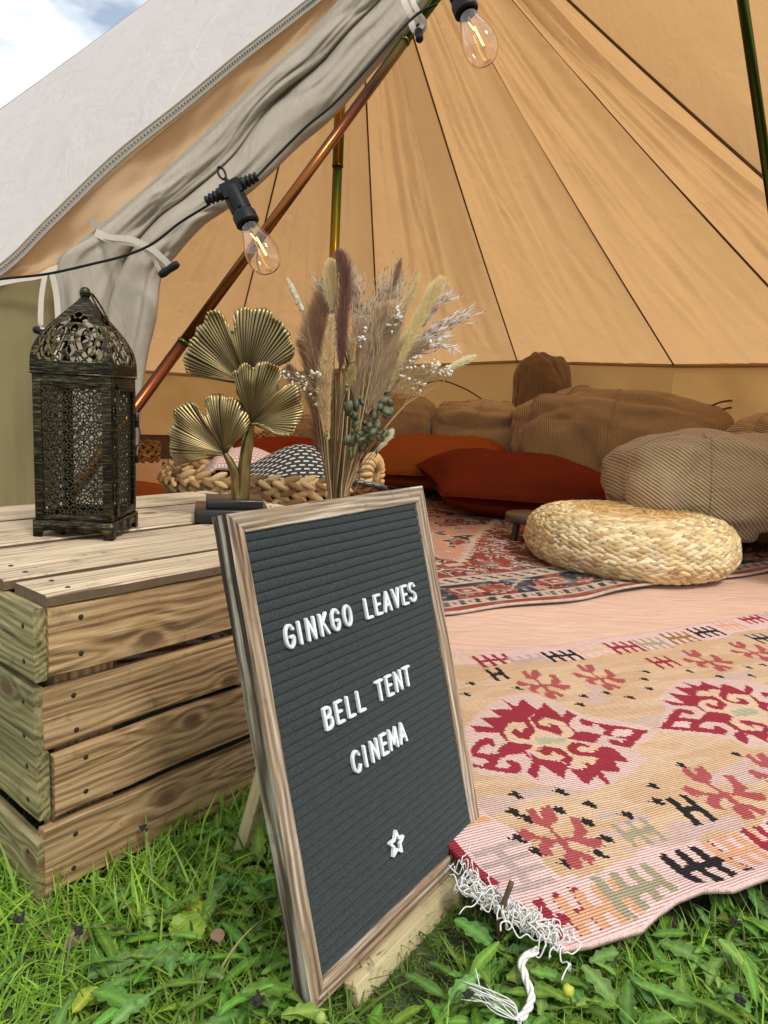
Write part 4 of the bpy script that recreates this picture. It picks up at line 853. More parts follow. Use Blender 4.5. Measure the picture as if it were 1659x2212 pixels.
for zz_, hh_ in ((.163, .022), (.108, .018)): V, F = box((.050, -HWb-.0045, zz_), (.006, .006, hh_)); mesh('latch_plate', (V @ Md.T, F), m_lan, lant, world=False)
# dome faces
DH = .103; tk = np.array([0, .10, .2, .3, .4, .5, .6, .7, .8, .9, 1.]); hw = np.array([1.0, 1.0, .99, .955, .885, .785, .66, .52, .37, .22, .07])*(HWb+.0015)
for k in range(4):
    M = face_M(k); nu_, nv_ = 108, 112; tt = np.linspace(0, 1, nv_+1); ww = np.interp(tt, tk, hw)
    for _ in range(2): ww = np.convolve(np.pad(ww, 3, 'edge'), np.ones(7)/7, 'valid')
    ss = np.linspace(-1, 1, nu_+1); S, Tt = np.meshgrid(ss, tt, indexing='ij'); Wd = np.repeat(ww[None], nu_+1, 0)
    P = np.stack([S*Wd, -Wd, ze+.003+Tt*DH], -1) @ M.T
    sc2 = (S[:-1, :-1]+S[1:, 1:])/2; tc_ = (Tt[:-1, :-1]+Tt[1:, 1:])/2; X_ = sc2*(Wd[:-1, :-1]+Wd[1:, 1:])/2; 
    arc_ = np.concatenate([[0], np.cumsum(np.hypot(np.diff(ww), np.diff(tt)*DH))]); Y_ = np.repeat(((arc_[:-1]+arc_[1:])/2)[None], nu_, 0)
    hole = np.zeros(X_.shape, bool)
    def lens(cx_, cy_, ang, L, wd):
        dx, dy = X_-cx_, Y_-cy_; a_ = dx*math.sin(ang)+dy*math.cos(ang); b_ = dx*math.cos(ang)-dy*math.sin(ang); q_ = np.clip(a_/L, 0, 1); return (a_ > 0) & (a_ < L) & (abs(b_) < wd*np.sin(PI*q_)**.75)
    c0_ = .047
    hole |= np.hypot(X_, Y_-c0_) < .0048*(1+.15*np.cos(8*np.arctan2(X_, Y_-c0_)))
    for i in range(8):
        a_ = i*PI/4; hole |= lens(.0075*math.sin(a_), c0_+.0075*math.cos(a_), a_, .0175, .0058)
    rd_ = np.hypot(X_, Y_-c0_); an_ = np.arctan2(X_, Y_-c0_)
    hole |= (abs(rd_-.0305) < .0038) & (abs(np.sin(an_*4+PI/2))*rd_/4 > .0011) & (Y_ > .013)
    hole |= (abs(rd_-.0415) < .0045) & (abs(np.sin(an_*6))*rd_/6 > .0012) & (Y_ > .013) & (Y_ < .070)
    hole |= lens(0, .082, 0, .012, .006); hole |= lens(-.005, .078, -1.05, .012, .006) | lens(.005, .078, 1.05, .012, .006)
    for sg in (-1, 1): hole |= lens(sg*.044, .016, 0, .018, .0045) | lens(sg*.052, .022, sg*.1, .012, .002)
    hole &= (abs(sc2) < .90) & (Y_ > .015) & (Y_ < .100)
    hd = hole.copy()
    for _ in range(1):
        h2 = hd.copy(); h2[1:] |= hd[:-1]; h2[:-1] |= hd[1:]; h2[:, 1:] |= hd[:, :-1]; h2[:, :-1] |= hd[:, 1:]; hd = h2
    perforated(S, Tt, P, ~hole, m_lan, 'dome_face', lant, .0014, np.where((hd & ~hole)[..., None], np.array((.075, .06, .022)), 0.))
mesh('finial', lathe([(0, .0), (.006, .0), (.006, .005), (.004, .006), (.007, .009), (.0086, .014), (.007, .0195), (.004, .022), (0, .0225)], 20, c=(0, 0, ze+DH-.004)), m_lan, lant, smooth=True, world=False)
a_ = np.linspace(0, 2*PI, 40); rg = np.stack([.007+.020*(1-np.cos(a_))*.62+.003, .010*np.sin(a_), ze+DH+.010-.030*(1-np.cos(a_))*.62], 1); mesh('carry_ring', tube(rg, .0015, 8, False), m_lan, lant, smooth=True, world=False)
# ------------------------------------------------------------------ ginkgo sculpture
YG = 1.175
gk = root('ginkgo_sculpture', VY(515, 1120, YG)*A3(1, 1, 0)+A3(0, 0, ZT), 'antique brass sculpture of three ginkgo leaves on a black stepped base', 'sculpture')
t = NT('antique_brass'); a = t.attr('Col').outputs['Color']; m_brass = t.done(t.pb(a, .36, .85, t.bump(t.noise(t.co(rnd=False), 260, 3), .15, .0006)))
def leaf(outline, base, yb, lean, seed, f_=c4):
    """fan leaf: ribs run from the base to the scalloped outline"""
    O = np.array([VY(*f_(*p), yb) for p in outline]); Bp = VY(*f_(*base), yb); n_ = len(O)
    seg = np.linalg.norm(np.diff(O, axis=0), axis=1); cs_ = np.concatenate([[0], np.cumsum(seg)]); NU, NR = 560, 26
    s_ = np.linspace(0, cs_[-1], NU); Os = np.stack([np.interp(s_, cs_, O[:, k]) for k in range(3)], 1)
    k_ = np.ones(5)/5; Os = np.stack([np.convolve(np.pad(Os[:, k], 2, 'edge'), k_, 'valid') for k in range(3)], 1)
    r_ = np.linspace(0.02, 1, NR)
    P = Bp+(Os-Bp)[:, None]*r_[None, :, None]
    u_ = s_/cs_[-1]; ph = u_*78*2*PI+2.4*vn(np.stack([u_*40, 0*u_, 0*u_+seed], 1), 1.); rid = np.sin(ph)[:, None]*np.ones(NR)[None]
    rid = rid*(.35+.65*r_[None]); wvv = vn(np.stack([np.repeat(u_[:, None]*7, NR, 1), np.repeat(r_[None]*1.3, NU, 0), np.full((NU, NR), seed)], -1), 1.)
    y = -.0009*rid*r_[None]**.5-(.022*wvv+.010*vn(np.stack([np.repeat(u_[:, None]*17, NR, 1), np.repeat(r_[None]*1.5, NU, 0), np.full((NU, NR), seed+9)], -1), 1.))*r_[None]**1.7+lean*r_[None]**1.6*.05-.020*np.sin(PI*r_[None]*.9)*.5
    edge = np.clip((r_-.93)/.07, 0, 1)[None]; y = y+.004*edge**2*np.sin(u_*60)[:, None]
    P[..., 1] += y; P[..., 2] += .0008*rid*edge
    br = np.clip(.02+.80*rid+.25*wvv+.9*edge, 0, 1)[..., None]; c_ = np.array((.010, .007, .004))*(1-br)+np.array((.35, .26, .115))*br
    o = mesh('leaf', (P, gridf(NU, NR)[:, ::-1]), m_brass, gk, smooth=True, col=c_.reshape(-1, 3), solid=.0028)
    return Bp
leaf([(500, 515), (440, 478), (400, 466), (330, 462), (270, 466), (228, 450), (222, 425), (212, 385), (222, 360), (240, 340), (245, 300), (270, 285), (280, 240), (318, 225), (325, 200), (340, 172), (380, 163), (405, 180), (412, 205), (430, 225), (436, 252), (450, 264), (465, 240), (460, 205), (448, 180), (458, 158), (480, 148), (515, 148), (530, 158), (545, 160), (560, 148), (600, 150), (625, 165), (638, 195), (665, 208), (685, 225), (690, 245), (712, 262), (720, 290), (718, 310), (738, 330), (735, 365), (712, 392), (690, 402), (640, 408), (580, 430), (520, 500)], (508, 508), YG+.012, 0., 1)
leaf([(520, 680), (500, 600), (478, 540), (468, 500), (445, 455), (462, 440), (478, 438), (485, 418), (505, 408), (525, 412), (540, 428), (556, 432), (562, 410), (580, 402), (620, 405), (640, 418), (660, 422), (678, 438), (680, 470), (662, 495), (665, 520), (650, 545), (672, 528), (700, 510), (738, 505), (762, 520), (768, 560), (762, 585), (780, 615), (778, 650), (768, 680), (750, 700), (738, 735), (710, 748), (680, 745), (650, 722), (620, 700), (580, 690), (545, 698)], (530, 688), YG-.008, .0, 4)
leaf([(405, 838), (360, 832), (320, 832), (275, 845), (240, 868), (205, 878), (178, 862), (150, 835), (148, 800), (160, 765), (146, 735), (148, 710), (172, 690), (175, 650), (178, 625), (205, 605), (235, 592), (262, 595), (285, 612), (295, 640), (315, 655), (325, 640), (318, 610), (315, 575), (338, 555), (378, 552), (402, 555), (420, 572), (445, 568), (475, 585), (488, 605), (485, 628), (505, 632), (520, 650), (530, 690), (520, 715), (500, 735), (465, 755), (435, 765), (420, 780), (412, 830)], (408, 830), YG-.012, .2, 8)
def stem(pts, rs, y=YG):
    P = spline([VY(*c4(*p), y+dy) for *p, dy in pts], 40); r2 = np.interp(np.linspace(0, 1, 40), np.linspace(0, 1, len(rs)), rs); V, F = tube(P, r2, 16)
    cc_ = np.clip(.55+.5*vn(V*A3(160, 160, 50)), 0, 1)[:, None]; mesh('stem', (V, F), m_brass, gk, smooth=True, col=np.array((.10, .07, .03))*(1-cc_)+np.array((.30, .21, .07))*cc_)
stem([(478, 1110, 0), (492, 1000, 0), (500, 880, 0), (515, 780, 0), (530, 690, -.004)], [.0135, .0115, .0105, .010, .006])
stem([(478, 1112, -.004), (462, 1010, -.004), (455, 930, -.006), (430, 870, -.01), (405, 828, -.012)], [.0115, .009, .008, .0065, .004])
stem([(508, 640, .012), (492, 580, .016), (470, 530, .018), (500, 505, .016)], [.006, .005, .0045, .004]); stem([(500, 760, .006), (512, 700, .012), (512, 650, .012), (506, 610, .014)], [.006, .006, .006, .006])
gb = np.array(gk.location); Mb = np.array([[math.cos(.25), -math.sin(.25), 0], [math.sin(.25), math.cos(.25), 0], [0, 0, 1]])
m_base = simple('black_lacquer', (.012, .010, .010), .28, 0, .2, 20, .05)
mesh('base', J([box((-.012, .0, .011), (.120, .100, .022), Mb)]), m_base, gk, world=False, bev=.003); mesh('base_step', box((-.008, 0, .0295), (.092, .076, .015), Mb), m_base, gk, world=False, bev=.002)
# ------------------------------------------------------------------ dried bouquet
YB = 1.36
bq = root('dried_bouquet', VY(738, 1060, YB)*A3(1, 1, 0)+A3(0, 0, ZT), 'tall bouquet of dried pampas, bunny tails, gypsophila and eucalyptus behind the letter board', 'dried flowers')
m_hair = colmat('dry_grass_fibre', .8, .35); m_pet = colmat('dry_petal', .8, .25)
RG = np.random.default_rng(11)
def hairs(P0, D, L, wd, droop=.0, base=None, seg=2):
    """thin tapering blades from points P0 along D; returns V,F(quads)"""
    n = len(P0); D = D/np.linalg.norm(D, axis=1)[:, None]; sd = np.cross(D, FF+RG.normal(0, .5, (n, 3))); sd /= np.linalg.norm(sd, axis=1)[:, None]+1e-9
    ts = np.linspace(0, 1, seg+1); V = []
    for t_ in ts:
        c_ = P0+D*(L[:, None]*t_)+A3(0, 0, -1.)*(droop*(L[:, None])*t_*t_); ww = wd[:, None]*(1-t_*.85)*.5; V += [c_-sd*ww, c_+sd*ww]
    V = np.stack(V, 1).reshape(-1, 3); k = 2*(seg+1); b = np.arange(n)[:, None]*k; F = np.concatenate([np.stack([b[:, 0]+2*i, b[:, 0]+2*i+1, b[:, 0]+2*i+3, b[:, 0]+2*i+2], 1) for i in range(seg)]); return V, F, k
def plume(pts, rad, n, c_a, c_b, hl, spread=.45, wd=.0007, dy=0., taper=(.5, 1, .9, .25), name='plume', core=True, droop=0.):
    """feathery seed head along the polyline pts (pixels in crop cb)"""
    P = spline([VY(*cb(*p), YB+dy) for p in pts], 40); Tn, A_, B_ = frames(P)
    n = int(n*2.2); wd = wd*1.35; u_ = RG.random(n)**.9; i_ = np.minimum((u_*39).astype(int), 38); f_ = (u_*39-i_)[:, None]; c_ = P[i_]*(1-f_)+P[i_+1]*f_
    r_ = np.interp(u_, np.linspace(0, 1, len(taper)), taper)*rad; an = RG.random(n)*2*PI; rd_ = A_[i_]*np.cos(an)[:, None]+B_[i_]*np.sin(an)[:, None]
    D = Tn[i_]+rd_*spread*(.4+RG.random(n)[:, None])+RG.normal(0, .10, (n, 3)); P0 = c_+rd_*(r_*.45*RG.random(n)**.5)[:, None]
    L = hl*(.5+.8*RG.random(n))*np.clip(r_/rad, .35, 1); V, F, k = hairs(P0, D, L, np.full(n, wd)*(.6+.8*RG.random(n)), droop)
    mixv = np.clip(RG.random(n)*.9+.1*rd_[:, 1], 0, 1)[:, None]; cc_ = (np.array(c_a)*(1-mixv)+np.array(c_b)*mixv)*1.18*A3(1.06, .97, .92); cc_ = np.minimum(cc_, .85); col = np.repeat(cc_, k, 0)
    if core:
        rr_ = np.interp(np.linspace(0, 1, 40), np.linspace(0, 1, len(taper)), taper)*rad*.45; Vc, Fc = tube(P, rr_, 8, False); Vc = Vc+.35*rad*vn(Vc*500)[:, None]; o_ = len(V); V = np.concatenate([V, Vc]); F = np.concatenate([F, Fc+o_]); col = np.concatenate([col, np.repeat(np.array([np.array(c_a)*.6+np.array(c_b)*.4]), len(Vc), 0)])
    return mesh(name, (V, F), m_hair, bq, col=col, smooth=True)
CRM, CRM2 = srgb('cdb98a'), srgb('efe3bd'); BR, BR2 = srgb('957656'), srgb('9a8068'); PU, PU2 = srgb('6c4a3e'), srgb('8a6a64'); TP, TP2 = srgb('84715a'), srgb('cfc0a4'); WH, WH2 = srgb('c9bdb0'), srgb('f0e8dc')
def stemline(pts, r=.0011, c_=srgb('b59a6c'), dy=0.):
    P = spline([VY(*cb(*p), YB+dy) for p in pts], 24); V, F = tube(P, r, 5, False); return V, F, np.repeat(np.array([c_]), len(V), 0)
# soft cream plumes
plume([(430, 520), (428, 400), (415, 250), (418, 120)], .0135, 1500, CRM, CRM2, .020, .30, dy=-.015, taper=(.4, .9, 1, 1, .85, .3))
plume([(392, 1500), (375, 1250), (380, 1000), (400, 800), (425, 560)], .0140, 1900, srgb('bca77c'), srgb('ead9ae'), .024, .35, dy=-.05, taper=(.5, 1, 1, .8, .4))
plume([(870, 1110), (960, 880), (1060, 650), (1170, 430), (1268, 275)], .0145, 2300, CRM, srgb('f0e6b8'), .022, .32, dy=-.03, taper=(.4, .8, 1, 1, 1, .5))
plume([(985, 520), (1040, 380), (1100, 225)], .0065, 700, CRM, srgb('efe6c0'), .012, .35, dy=.01)
plume([(500, 940), (505, 650), (530, 350), (520, 180), (480, 60)], .0125, 1900, PU, srgb('9a7c74'), .028, .40, .0006, dy=-.035, taper=(.5, 1, 1, .9, .8, .3), core=False)
plume([(585, 900), (582, 820), (598, 735)], .0095, 700, srgb('a08a5c'), srgb('d8c898'), .012, .3, dy=-.05, taper=(.6, 1, .9, .4))
# brown reeds at the left, dense dark heads
for a in range(9):
    pts = [(355, 1650-20*a), (320-9*(a % 4), 1250-20*a), (285+13*a-26*(a % 3), 850-45*a), (215+19*a, 700-50*a)]
    plume(pts, .017, 330, BR, srgb('c0a88c'), .034, .75, .0006, dy=.02+.004*a, taper=(.4, .9, 1, .5), core=False)
for pts in ([(300, 1330), (230, 1100), (140, 990), (90, 930)], [(300, 1250), (240, 950), (200, 800), (175, 740)], [(310, 1200), (210, 1060), (130, 1020), (60, 960)], [(330, 1600), (310, 1480), (300, 1350)]): plume(pts, .007, 420, srgb('6e5644'), srgb('a58c70'), .020, .6, dy=.03, core=False)
# taupe central mass
for a in range(20):
    f = a/19; top = (640+330*f+RG.uniform(-30, 30), 640-130*math.sin(f*2.6)-60*f+RG.uniform(-40, 40)); pts = [(600+60*f, 1380), (630+110*f, 1100), ((640+top[0]+80*f)/2, 860), top]
    plume(pts, .015, 800, srgb('a08c72'), srgb('e2d2b6'), .032, .42, .0008, dy=RG.uniform(-.02, .05), taper=(.3, .9, 1, .5), core=False)
for pts in ([(745, 1420), (800, 1150), (900, 900), (1010, 700)], [(700, 1300), (770, 1050), (860, 850), (960, 600)], [(840, 1200), (960, 980), (1080, 820), (1180, 740)], [(720, 1180), (745, 1020), (790, 800)]): plume(pts, .011, 800, srgb('9c8a70'), srgb('d6c6a4'), .028, .35, dy=RG.uniform(-.03, .0), core=False)
# miscanthus: bundles of thin striped strands
def miscan(pts, n, sp, c_a, c_b, dy=0., wd=.0011, bundle=.35):
    P = np.array([VY(*cb(*p), YB+dy) for p in pts]); Vs, Fs, Cs, o_ = [], [], [], 0
    for k in range(n):
        e = P[-1]+RG.normal(0, sp, 3)*A3(1, .6, 1); m_ = [P[0]+RG.normal(0, .002, 3)]+[q+RG.normal(0, sp*.45, 3) for q in P[1:-1]]+[P[-1]*(1-.0)+ (e-P[-1])]
        m_[-1] = m_[-2]+(m_[-1]-m_[-2])*RG.uniform(.72, 1.05)
        S_ = spline(m_, 22); V, F = tube(S_, np.linspace(.0011, .0006, 22)*wd/.0011, 4, False); st = (np.arange(22) % 3 == 0)[:, None]; cc_ = np.where(st, np.array([c_a]), np.array([c_b])); Vs.append(V); Fs.append(F+o_); Cs.append(np.repeat(cc_, 4, 0)); o_ += len(V)
        n2 = 60; ii = RG.integers(7, 21, n2); Tn = np.gradient(S_, axis=0); D = Tn[ii]/np.linalg.norm(Tn[ii], axis=1)[:, None]+RG.normal(0, .26, (n2, 3)); V, F, kk = hairs(S_[ii], D, .010*(.5+RG.random(n2)), np.full(n2, .0009)); Vs.append(V); Fs.append(F+o_); Cs.append(np.repeat(np.array([c_b])*(.8+.4*RG.random((n2, 1))), kk, 0)); o_ += len(V)
    mesh('miscanthus_plume', (np.concatenate(Vs), np.concatenate(Fs)), m_hair, bq, col=np.concatenate(Cs))
dk_, lt_ = srgb('6b5647'), srgb('dccbb2'); w2_ = srgb('f4eae0')
for pts, n, sp in [([(640, 1250), (560, 800), (400, 480), (300, 260)], 13, .012), ([(600, 1250), (520, 800), (440, 500), (352, 250)], 12, .012), ([(660, 1150), (620, 700), (600, 400), (585, 140)], 10, .010), ([(670, 1150), (650, 700), (625, 400), (635, 220)], 9, .010),
                   ([(680, 1150), (720, 800), (770, 500), (830, 260)], 14, .014), ([(690, 1150), (760, 800), (830, 500), (900, 210)], 14, .013), ([(700, 1150), (800, 800), (880, 450), (960, 130)], 12, .010), ([(700, 1200), (820, 850), (910, 560), (985, 280)], 12, .013), ([(680, 1150), (700, 800), (720, 600), (710, 420)], 12, .014)]:
    miscan(pts, n, sp, dk_, lt_, RG.uniform(-.01, .05))
for pts, n in [([(730, 1300), (950, 850), (1180, 520), (1400, 350)], 10), ([(730, 1300), (940, 860), (1150, 520), (1320, 325)], 8), ([(730, 1300), (980, 850), (1240, 620), (1440, 515)], 9), ([(730, 1300), (1000, 850), (1300, 640), (1560, 500)], 11), ([(740, 1300), (980, 870), (1200, 740), (1350, 690)], 7), ([(740, 1300), (990, 880), (1220, 770), (1440, 810)], 5), ([(740, 1300), (990, 880), (1200, 780), (1355, 752)], 5), ([(740, 1320), (930, 950), (1100, 760), (1250, 600)], 9)]:
    miscan(pts, n, .0085, srgb('8a7466'), w2_, RG.uniform(-.02, .03), .0013)
plume([(900, 320), (930, 220), (958, 110)], .007, 500, srgb('8a705c'), srgb('b59c84'), .012, .35, core=False)
# bunny tails
def tail(p, q, r, c_a, c_b, dy=-.06, hl=.010, st=None, n=900, wd=.0006):
    plume([p, ((p[0]+q[0])/2, (p[1]+q[1])/2), q], r, n, c_a, c_b, hl, .35, wd, dy, (.55, 1, .95, .3), 'bunny_tail')
    if st: V, F, c_ = stemline(st, .0007, srgb('a08a66'), dy); mesh('stem', (V, F), m_hair, bq, col=c_, smooth=True)
tail((200, 500), (85, 255), .0088, srgb('d8d2b8'), srgb('f2eedd'), -.05, .005, [(200, 495), (260, 720), (305, 950), (340, 1100)], 1300); tail((540, 1120), (590, 930), .0108, srgb('8f7f50'), srgb('d2c493'), -.07, .012, [(540, 1110), (500, 1250), (470, 1500)], 1400)
tail((1285, 965), (1530, 850), .0085, srgb('d8cfae'), srgb('f3edd2'), -.03, .011, [(1285, 965), (1050, 1150), (850, 1400)]); tail((765, 1590), (895, 1425), .0100, srgb('d8cbae'), srgb('f5efdf'), -.05, .012, [(765, 1590), (690, 1700), (600, 1900)])
# stems
Vs, Fs, Cs, o_ = [], [], [], 0
for k in range(120):
    xb = RG.uniform(395, 560); f = (xb-395)/165; xt = 300+480*f+RG.uniform(-60, 60); yt = RG.uniform(900, 1300)
    V, F, c_ = stemline([(xt, yt), ((xb+xt)/2+RG.uniform(-10, 10), 1520), (xb, 1900), (xb+10, 2080)], RG.uniform(.0009, .0021), np.array(srgb(random.choice(['c4a877', 'a88c62', '8f7450', 'd6c08e', '7a5d42']))), RG.uniform(-.03, .03)); Vs.append(V); Fs.append(F+o_); Cs.append(c_); o_ += len(V)
for pts in ([(520, 1930), (640, 1650), (860, 1380), (980, 1240), (1140, 1130), (1300, 1050)], [(530, 1930), (650, 1640), (880, 1360), (1020, 1200), (1160, 1050)], [(540, 1930), (700, 1600), (960, 1260), (1180, 1120), (1340, 1010)], [(980, 1240), (1040, 1130), (1080, 1000)], [(1140, 1130), (1150, 1040), (1200, 960)], [(1240, 1090), (1230, 1000), (1240, 930)]):
    V, F, c_ = stemline(pts, .0010, srgb('c9a873'), -.04); Vs.append(V); Fs.append(F+o_); Cs.append(c_); o_ += len(V)
tag(mesh('stems', (np.concatenate(Vs), np.concatenate(Fs)), m_hair, bq, col=np.concatenate(Cs), smooth=True), kind='stuff')
# gypsophila
ico_v, ico_f = [], []
def blob(c_, r_, sq=1.):
    a_ = RG.random()*6; n1, n2 = 7, 4; V = [(0, 0, 1)]+[(math.sin(PI*i/n2)*math.cos(2*PI*j/n1+a_), math.sin(PI*i/n2)*math.sin(2*PI*j/n1+a_), math.cos(PI*i/n2)) for i in range(1, n2) for j in range(n1)]+[(0, 0, -1)]
    V = np.array(V)*(1+RG.normal(0, .16, (len(V), 1))); F = [(0, 1+j, 1+(j+1) % n1) for j in range(n1)]+[(1+i*n1+j, 1+(i+1)*n1+j, 1+(i+1)*n1+(j+1) % n1, 1+i*n1+(j+1) % n1) for i in range(n2-2) for j in range(n1)]+[(len(V)-1, 1+(n2-2)*n1+(j+1) % n1, 1+(n2-2)*n1+j) for j in range(n1)]
    return V*r_*A3(1, 1, sq)+c_, F
m_gyp = simple('gypsophila_petals', (.74, .70, .60), .9, 0, .15, 200, .3); m_gs2 = simple('gypsophila_twig', (.42, .30, .15), .9)
for cl, nn_, dy in (([(1215, 910), (1200, 940), (1240, 930), (1130, 930), (1320, 960), (1330, 990), (1245, 990), (1180, 985), (1100, 855), (1040, 880), (1065, 935), (990, 935)], 74, -.05), ([(975, 1000), (985, 1035), (960, 1085), (1040, 1045), (1080, 1035), (1120, 1060), (1130, 1075), (1090, 1135), (1060, 1105)], 34, -.05), ([(60, 990), (95, 1000), (120, 1050), (170, 1070), (240, 1060), (300, 1010), (330, 1000), (285, 985), (230, 1085), (205, 1130), (290, 1180), (300, 1225), (180, 1010), (320, 1140)], 60, -.06), ([(935, 480), (950, 520), (960, 560), (935, 545), (870, 620), (900, 640), (1190, 730), (1150, 770), (670, 720), (655, 760), (690, 650)], 50, -.03)):
    bl, tw = [], []
    for k in range(nn_):
        c_ = cl[k % len(cl)]; p = VY(*cb(c_[0]+RG.normal(0, 17), c_[1]+RG.normal(0, 17)), YB+dy+RG.normal(0, .01)); s_ = RG.choice([.0011, .0016, .0027, .0034]); 
        for m in range(1 if s_ < .002 else 3): bl.append(blob(p+RG.normal(0, s_*.3, 3), s_*.72))
        q = VY(*cb(c_[0]*.7+.3*600, c_[1]*.85+.15*1400), YB+dy); tw.append(tube(spline([p, (p+q)/2+RG.normal(0, .006, 3), q], 6), .00035, 3, False))
    tag(mesh('gypsophila', J(bl), m_gyp, bq, smooth=True), kind='stuff'); tag(mesh('twigs', J(tw), m_gs2, bq), kind='stuff')
# eucalyptus leaves, each a part sharing one mesh
m_euc = simple('eucalyptus_leaf', (.12, .145, .07), .6, 0, .35, 60, .2)
a_ = np.arange(14)*2*PI/14; V = [(0, 0, .0008)]+[(.5*math.cos(q)*(1+.05*math.cos(2*q)), .5*math.sin(q), -.0012*math.cos(2*q)) for q in a_]; eu = mesh('leaf', (np.array(V), [(0, 1+i, 1+(i+1) % 14) for i in range(14)]), m_euc, bq, world=False, solid=.0004, smooth=True); me_e = eu.data; first = True
for i, (x, y, s_) in enumerate([(555, 1250, 80), (610, 1230, 75), (600, 1305, 62), (560, 1290, 50), (615, 1370, 70), (588, 1418, 40), (545, 1500, 58), (588, 1510, 84), (580, 1612, 66), (575, 1570, 40), (660, 1550, 74), (655, 1490, 50), (680, 1475, 60), (700, 1420, 55), (745, 1432, 62), (742, 1350, 52), (765, 1310, 66), (690, 1375, 50), (780, 1390, 50), (785, 1440, 38), (825, 1465, 40), (802, 1490, 44), (845, 1445, 48), (768, 1608, 52), (720, 1390, 45), (850, 1140, 60), (835, 1200, 75), (875, 1215, 56), (850, 1275, 78), (850, 1320, 50), (885, 1270, 44), (705, 1500, 46), (640, 1440, 44), (735, 1480, 52), (800, 1245, 46), (640, 1180, 30), (660, 1210, 34)]):
    o = eu if first else bpy.data.objects.new('leaf', me_e)
    if not first:
        COL.objects.link(o); o.parent = bq; m = o.modifiers.new('s', 'SOLIDIFY'); m.thickness = .0004
    first = False; p = VY(*cb(x, y), YB-.065+RG.normal(0, .008)); o.location = tuple(p-np.array(bq.location)); sc = s_*.28*1.36/FOC*1.22
    z_ = unit(-FF+A3(*RG.normal(0, .45, 3))); B = basis(z_, A3(RG.normal(), 0, RG.normal()+1.5)); o.rotation_euler = Matrix(B.tolist()).to_euler(); o.scale = (sc*RG.uniform(1.0, 1.2), sc*RG.uniform(.7, .95), 1)
tw = []
for pts in ([(640, 1800), (640, 1600), (600, 1400), (560, 1240)], [(600, 1850), (680, 1600), (740, 1400), (830, 1250), (850, 1130)], [(620, 1750), (720, 1620), (850, 1450)]): tw.append(tube(spline([VY(*cb(*p), YB-.055) for p in pts], 24), .0009, 5))
mesh('eucalyptus_twig', J(tw), simple('euc_twig', (.10, .055, .035), .8), bq, smooth=True)
# the vase that holds it, low behind the board
mesh('vase', lathe([(.0, 0), (.034, 0), (.036, .006), (.030, .016), (.024, .018), (.022, .014), (0, .004)], 28), simple('brown_ceramic', (.10, .06, .035), .25), bq, smooth=True, world=False)
# ------------------------------------------------------------------ woven things
m_jute = colmat('water_hyacinth', .75, 0, .35, 300, .0015)
def strand(L, R, seg=5, nr=6):
    """one spindle-shaped strand along x"""
    V = []; 
    for i in range(seg+1):
        f = i/seg; r_ = R*(.25+.75*math.sin(PI*f)**.6)
        for j in range(nr): a = 2*PI*j/nr; V.append(((f-.5)*L, r_*math.cos(a), r_*math.sin(a)*.8))
    F = [(i*nr+j, i*nr+(j+1) % nr, (i+1)*nr+(j+1) % nr, (i+1)*nr+j) for i in range(seg) for j in range(nr)]
    return np.array(V), np.array(F)
def braid(P, outv, R, pal, name, par, closed=True, tw=.42, rngs=RG, sl=3.4):
    """row of overlapping strands laid herringbone-wise along polyline P; outv = outward normals"""
    P = np.asarray(P, float); seg = np.linalg.norm(np.diff(P, axis=0), axis=1); cs_ = np.concatenate([[0], np.cumsum(seg)]); n = max(6, int(cs_[-1]/(R*1.55))); Vs, Cs, Fs, o_ = [], [], [], 0
    T_ = np.gradient(P, axis=0); T_ /= np.linalg.norm(T_, axis=1)[:, None]; sv, sf = strand(R*sl, R*.78)
    for k in range(n):
        s_ = cs_[-1]*(k+.5)/n; p = np.array([np.interp(s_, cs_, P[:, i]) for i in range(3)]); tt_ = unit([np.interp(s_, cs_, T_[:, i]) for i in range(3)]); o = unit([np.interp(s_, cs_, outv[:, i]) for i in range(3)]); o = unit(o-tt_*(o@tt_)); b = np.cross(tt_, o)
        sg = 1 if k % 2 else -1; ang = sg*tw+rngs.normal(0, .06); X_ = tt_*math.cos(ang)+b*math.sin(ang); Y_ = np.cross(o, X_); s2 = rngs.uniform(.88, 1.12)
        Vs.append((sv*s2) @ np.array([X_, Y_, o])+p+b*sg*R*.42+o*rngs.normal(0, R*.08)); Fs.append(sf+o_); o_ += len(sv); Cs.append(np.repeat([np.array(pal[rngs.integers(len(pal))])*rngs.uniform(.8, 1.12)], len(sv), 0))
    return mesh(name, (np.concatenate(Vs), np.concatenate(Fs)), m_jute, par, smooth=True, col=np.concatenate(Cs))
PAL = [srgb(x) for x in ('cbb88c', 'd6c69c', 'bfa878', 'd9cba8', 'b3966a', 'd2bc88')]
